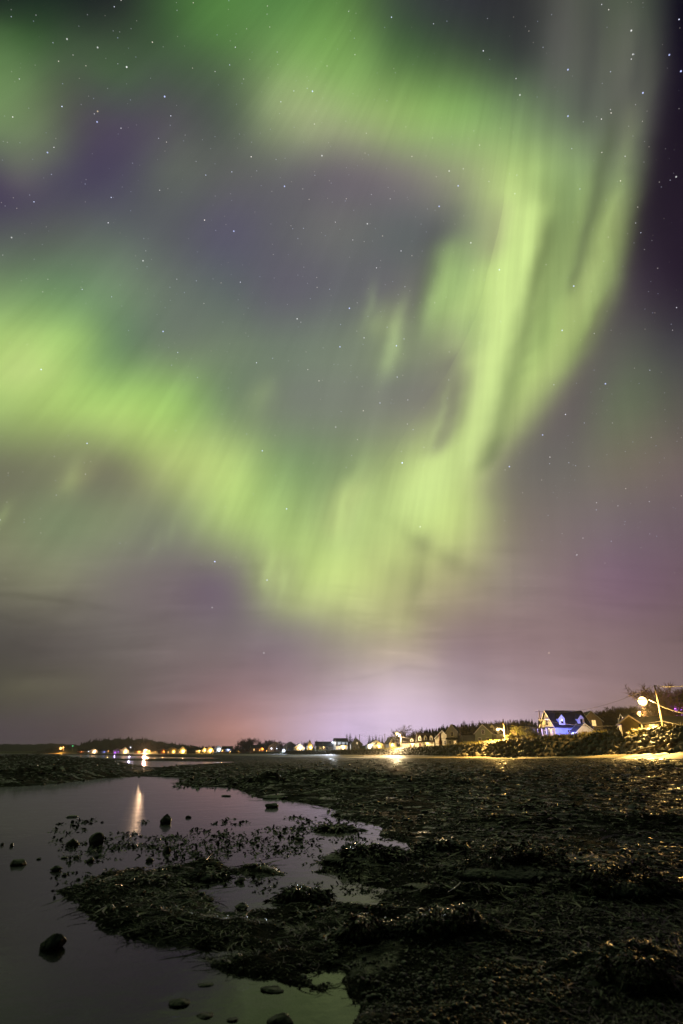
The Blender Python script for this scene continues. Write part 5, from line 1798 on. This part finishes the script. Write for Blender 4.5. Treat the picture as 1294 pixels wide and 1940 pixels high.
for i, (px, py) in enumerate([(446,1408),(451,1402),(456,1406),(461,1408),(442,1411)]):
    tree(px, py, 520 + rt.uniform(-8, 8), 'conifer', 'far dark spruce left of the far bare trees', 'far spruces left of the bare trees', 1.2)
for i, (px, py) in enumerate([(469,1396),(476,1397),(485,1397),(503,1399),(510,1401),(518,1401),(526,1402)]):
    tree(px, py, 500 + rt.uniform(-8, 8), 'bare', 'far rounded bare tree over the dark house', 'far bare trees over the dark house', 1.5)
for i, (px, py) in enumerate([(533,1408),(558,1408),(574,1405),(580,1404),(594,1409),(600,1401),(606,1407),(623,1404),(628,1407)]):
    tree(px, py, 440 + rt.uniform(-8, 8), 'conifer' if i % 3 == 2 else 'bare', ('far spruce' if i % 3 == 2 else 'far bare tree') + ' in the thin row behind the lit white gables',
         'far trees behind the lit white gables', 1.4)
for i, (px, py) in enumerate([(268,1404),(276,1402),(285,1404),(296,1405),(303,1406)]):
    tree(px, py, 800, 'bare', 'far bare tree glowing orange over the blazing lamp', 'far bare trees over the blazing lamp', 1.6)
for i in range(12):
    px = 312 + i * 10.5
    tree(px, 1414 - 4 * rt.random(), 720 - i * 11, 'bare' if i % 2 else 'conifer', ('far bare tree' if i % 2 else 'far spruce') + ' behind the far houses of the bay', 'far trees behind the bay houses', 1.6)


def woods():
    """the far wood on the headland and the dark growth on the hillside, one mass each"""
    V, F = [], []
    g = np.random.default_rng(77)
    ridge = np.array([(60,1426),(110,1416),(150,1409),(175,1401),(200,1398),(240,1396.5),(285,1400),(320,1406),(360,1412),(420,1418),(470,1422)], float)
    for i in range(1500):
        px = g.uniform(70, 460)
        f = g.random()
        yr = np.interp(px, ridge[:, 0], ridge[:, 1])
        Y = 1020 - 105 * (1 - f)
        py = 1427 + (yr - 1427) * f
        p = at(px, py, Y)
        h = g.uniform(4.5, 9.5) * (.6 + .4 * f); w = h * g.uniform(.2, .34)
        zb = p.z - h * .55 - 1.5
        a0 = g.uniform(0, 6)
        for (q0, q1, rr) in ((.12, .55, 1.), (.35, .8, .7), (.6, 1.05, .42)):
            o = len(V)
            for k in range(6):
                a = a0 + k * 1.047
                rk = w * rr * g.uniform(.6, 1.25)
                V.append((p.x + math.cos(a) * rk, p.y + math.sin(a) * rk, zb + h * q0 + g.uniform(-.4, .3)))
            V.append((p.x + g.normal(0, .15), p.y, zb + h * q1))
            for k in range(6):
                F.append((o + k, o + (k + 1) % 6, o + 6))
    tag(link('far_woods', np_mesh('far_woods', np.array(V), np.array(F), NEEDLE, False)), 'dark conifer wood covering the headland across the bay', 'woods', kind='stuff')
    V, F = [], []
    ridge = np.array([(760,1394),(800,1380),(870,1367),(960,1361),(1060,1354),(1110,1344),(1210,1335),(1330,1318)], float)
    for i in range(2600):
        px = g.uniform(770, 1330)
        f = g.random() ** .7
        yr = np.interp(px, ridge[:, 0], ridge[:, 1]) + 3
        Yr = np.interp(px, [770, 960, 1100, 1330], [300, 275, 225, 185])
        Y = Yr - 22 * (1 - f)
        py = 1408 + (yr - 1408) * f
        p = at(px, py, Y)
        h = g.uniform(3.0, 6.5); w = h * g.uniform(.18, .30)
        zb = p.z - h
        a0 = g.uniform(0, 6)
        for (q0, q1, rr) in ((.05, .5, 1.), (.3, .75, .72), (.55, 1.05, .42)):
            o = len(V)
            for k in range(6):
                a = a0 + k * 1.047
                rk = w * rr * g.uniform(.5, 1.35)
                V.append((p.x + math.cos(a) * rk, p.y + math.sin(a) * rk, zb + h * q0 + g.uniform(-.3, .3)))
            V.append((p.x + g.normal(0, .12), p.y, zb + h * q1))
            for k in range(6):
                F.append((o + k, o + (k + 1) % 6, o + 6))
    tag(link('hillside_woods', np_mesh('hillside_woods', np.array(V), np.array(F), NEEDLE, False)), 'dark wood behind the houses of the near shore', 'woods', kind='stuff')
    # undergrowth on the near hillside: leafless brush
    n = 16000
    q = rng.uniform(860, 1345, n); s = rng.uniform(28, 95, n)
    Y = np.interp(q, SHORE[:, 0], SHORE[:, 1]) + s / .8
    X = (q - 647) * KX * Y
    P = np.stack([X, Y, terrain(X, Y)], -1)
    L = rng.uniform(.7, 1.9, n)
    V, F, T = ribbons(P, L, L * .03, rng.uniform(0, 6.283, n), rng.uniform(.4, 1.5, n), rng.uniform(0, .5, n), rng.random(n) * .99, 3)
    tag(link('brush', np_mesh('brush', V, F, TWIG, True)), 'leafless brush covering the hillside behind the houses', 'undergrowth', kind='stuff')


woods()


def bush(px, py, Y, W, Hh, label, seed):
    p = at(px, py, Y)
    gz = zt(p.x, p.y)
    g = np.random.default_rng(seed)
    root = thing('bush', label, 'bush', (p.x, p.y, gz), 0)
    st = M()
    for k in range(9):
        a = g.uniform(0, 6.28); l = g.uniform(.2, .42) * W
        st.tube([(0, 0, -.2), (math.cos(a) * l * .4, math.sin(a) * l * .4, Hh * .4), (math.cos(a) * l, math.sin(a) * l, Hh * g.uniform(.6, .85))], [.06, .045, .02], 5, False)
    st.build('stems', BARK, root)
    n = 2600
    c = g.normal(0, 1, (14, 3)); c /= np.linalg.norm(c, axis=1)[:, None]
    c = c * np.array([W * .33, W * .3, Hh * .3]) + np.array([0, 0, Hh * .55])
    P = c[g.integers(0, 14, n)] + g.normal(0, 1, (n, 3)) * np.array([W * .11, W * .11, Hh * .12])
    P[:, 2] = np.maximum(P[:, 2], .05)
    L = g.uniform(.10, .22, n)
    V, F, T = ribbons(P, L, L * .4, g.uniform(0, 6.283, n), g.uniform(-.6, 1.2, n), g.uniform(0, .6, n), g.random(n) * .99, 3)
    link('foliage', np_mesh('foliage', V, F, LEAF, True), root)


bush(985, 1408, 150, 5.2, 3.6, 'bright yellow lit bush right of the leaning street light', 801)
bush(1004, 1406, 146, 3.6, 3.2, 'darker bush in front of the utility pole beside the yellow bush', 802)
bush(1016, 1408, 140, 3.0, 1.8, 'low bush at the foot of the blue lit house porch', 803)
bush(972, 1411, 150, 3.0, 1.7, 'low rounded bush between the leaning street light and the yellow bush', 804)
bush(606, 1427, 352, 6.0, 3.0, 'yellow lit shrub beside the bright yard lamp', 805)


# ------------------------------------------------------------------ damp night air
def build_haze():
    m = bpy.data.materials.new('night_haze')
    m.use_nodes = True
    nt = m.node_tree
    nt.nodes.clear()
    v = nt.nodes.new('ShaderNodeVolumePrincipled')
    v.inputs['Color'].default_value = (.9, .9, .92, 1)
    v.inputs['Density'].default_value = HAZE
    o = nt.nodes.new('ShaderNodeOutputMaterial')
    nt.links.new(v.outputs[0], o.inputs['Volume'])
    b = M().box(-2600, 2600, -30, 2450, -4, 42).build('haze', m)
    tag(b, 'thin damp night air over the bay', 'haze', kind='stuff')


HAZE = .00018
if HAZE:
    build_haze()
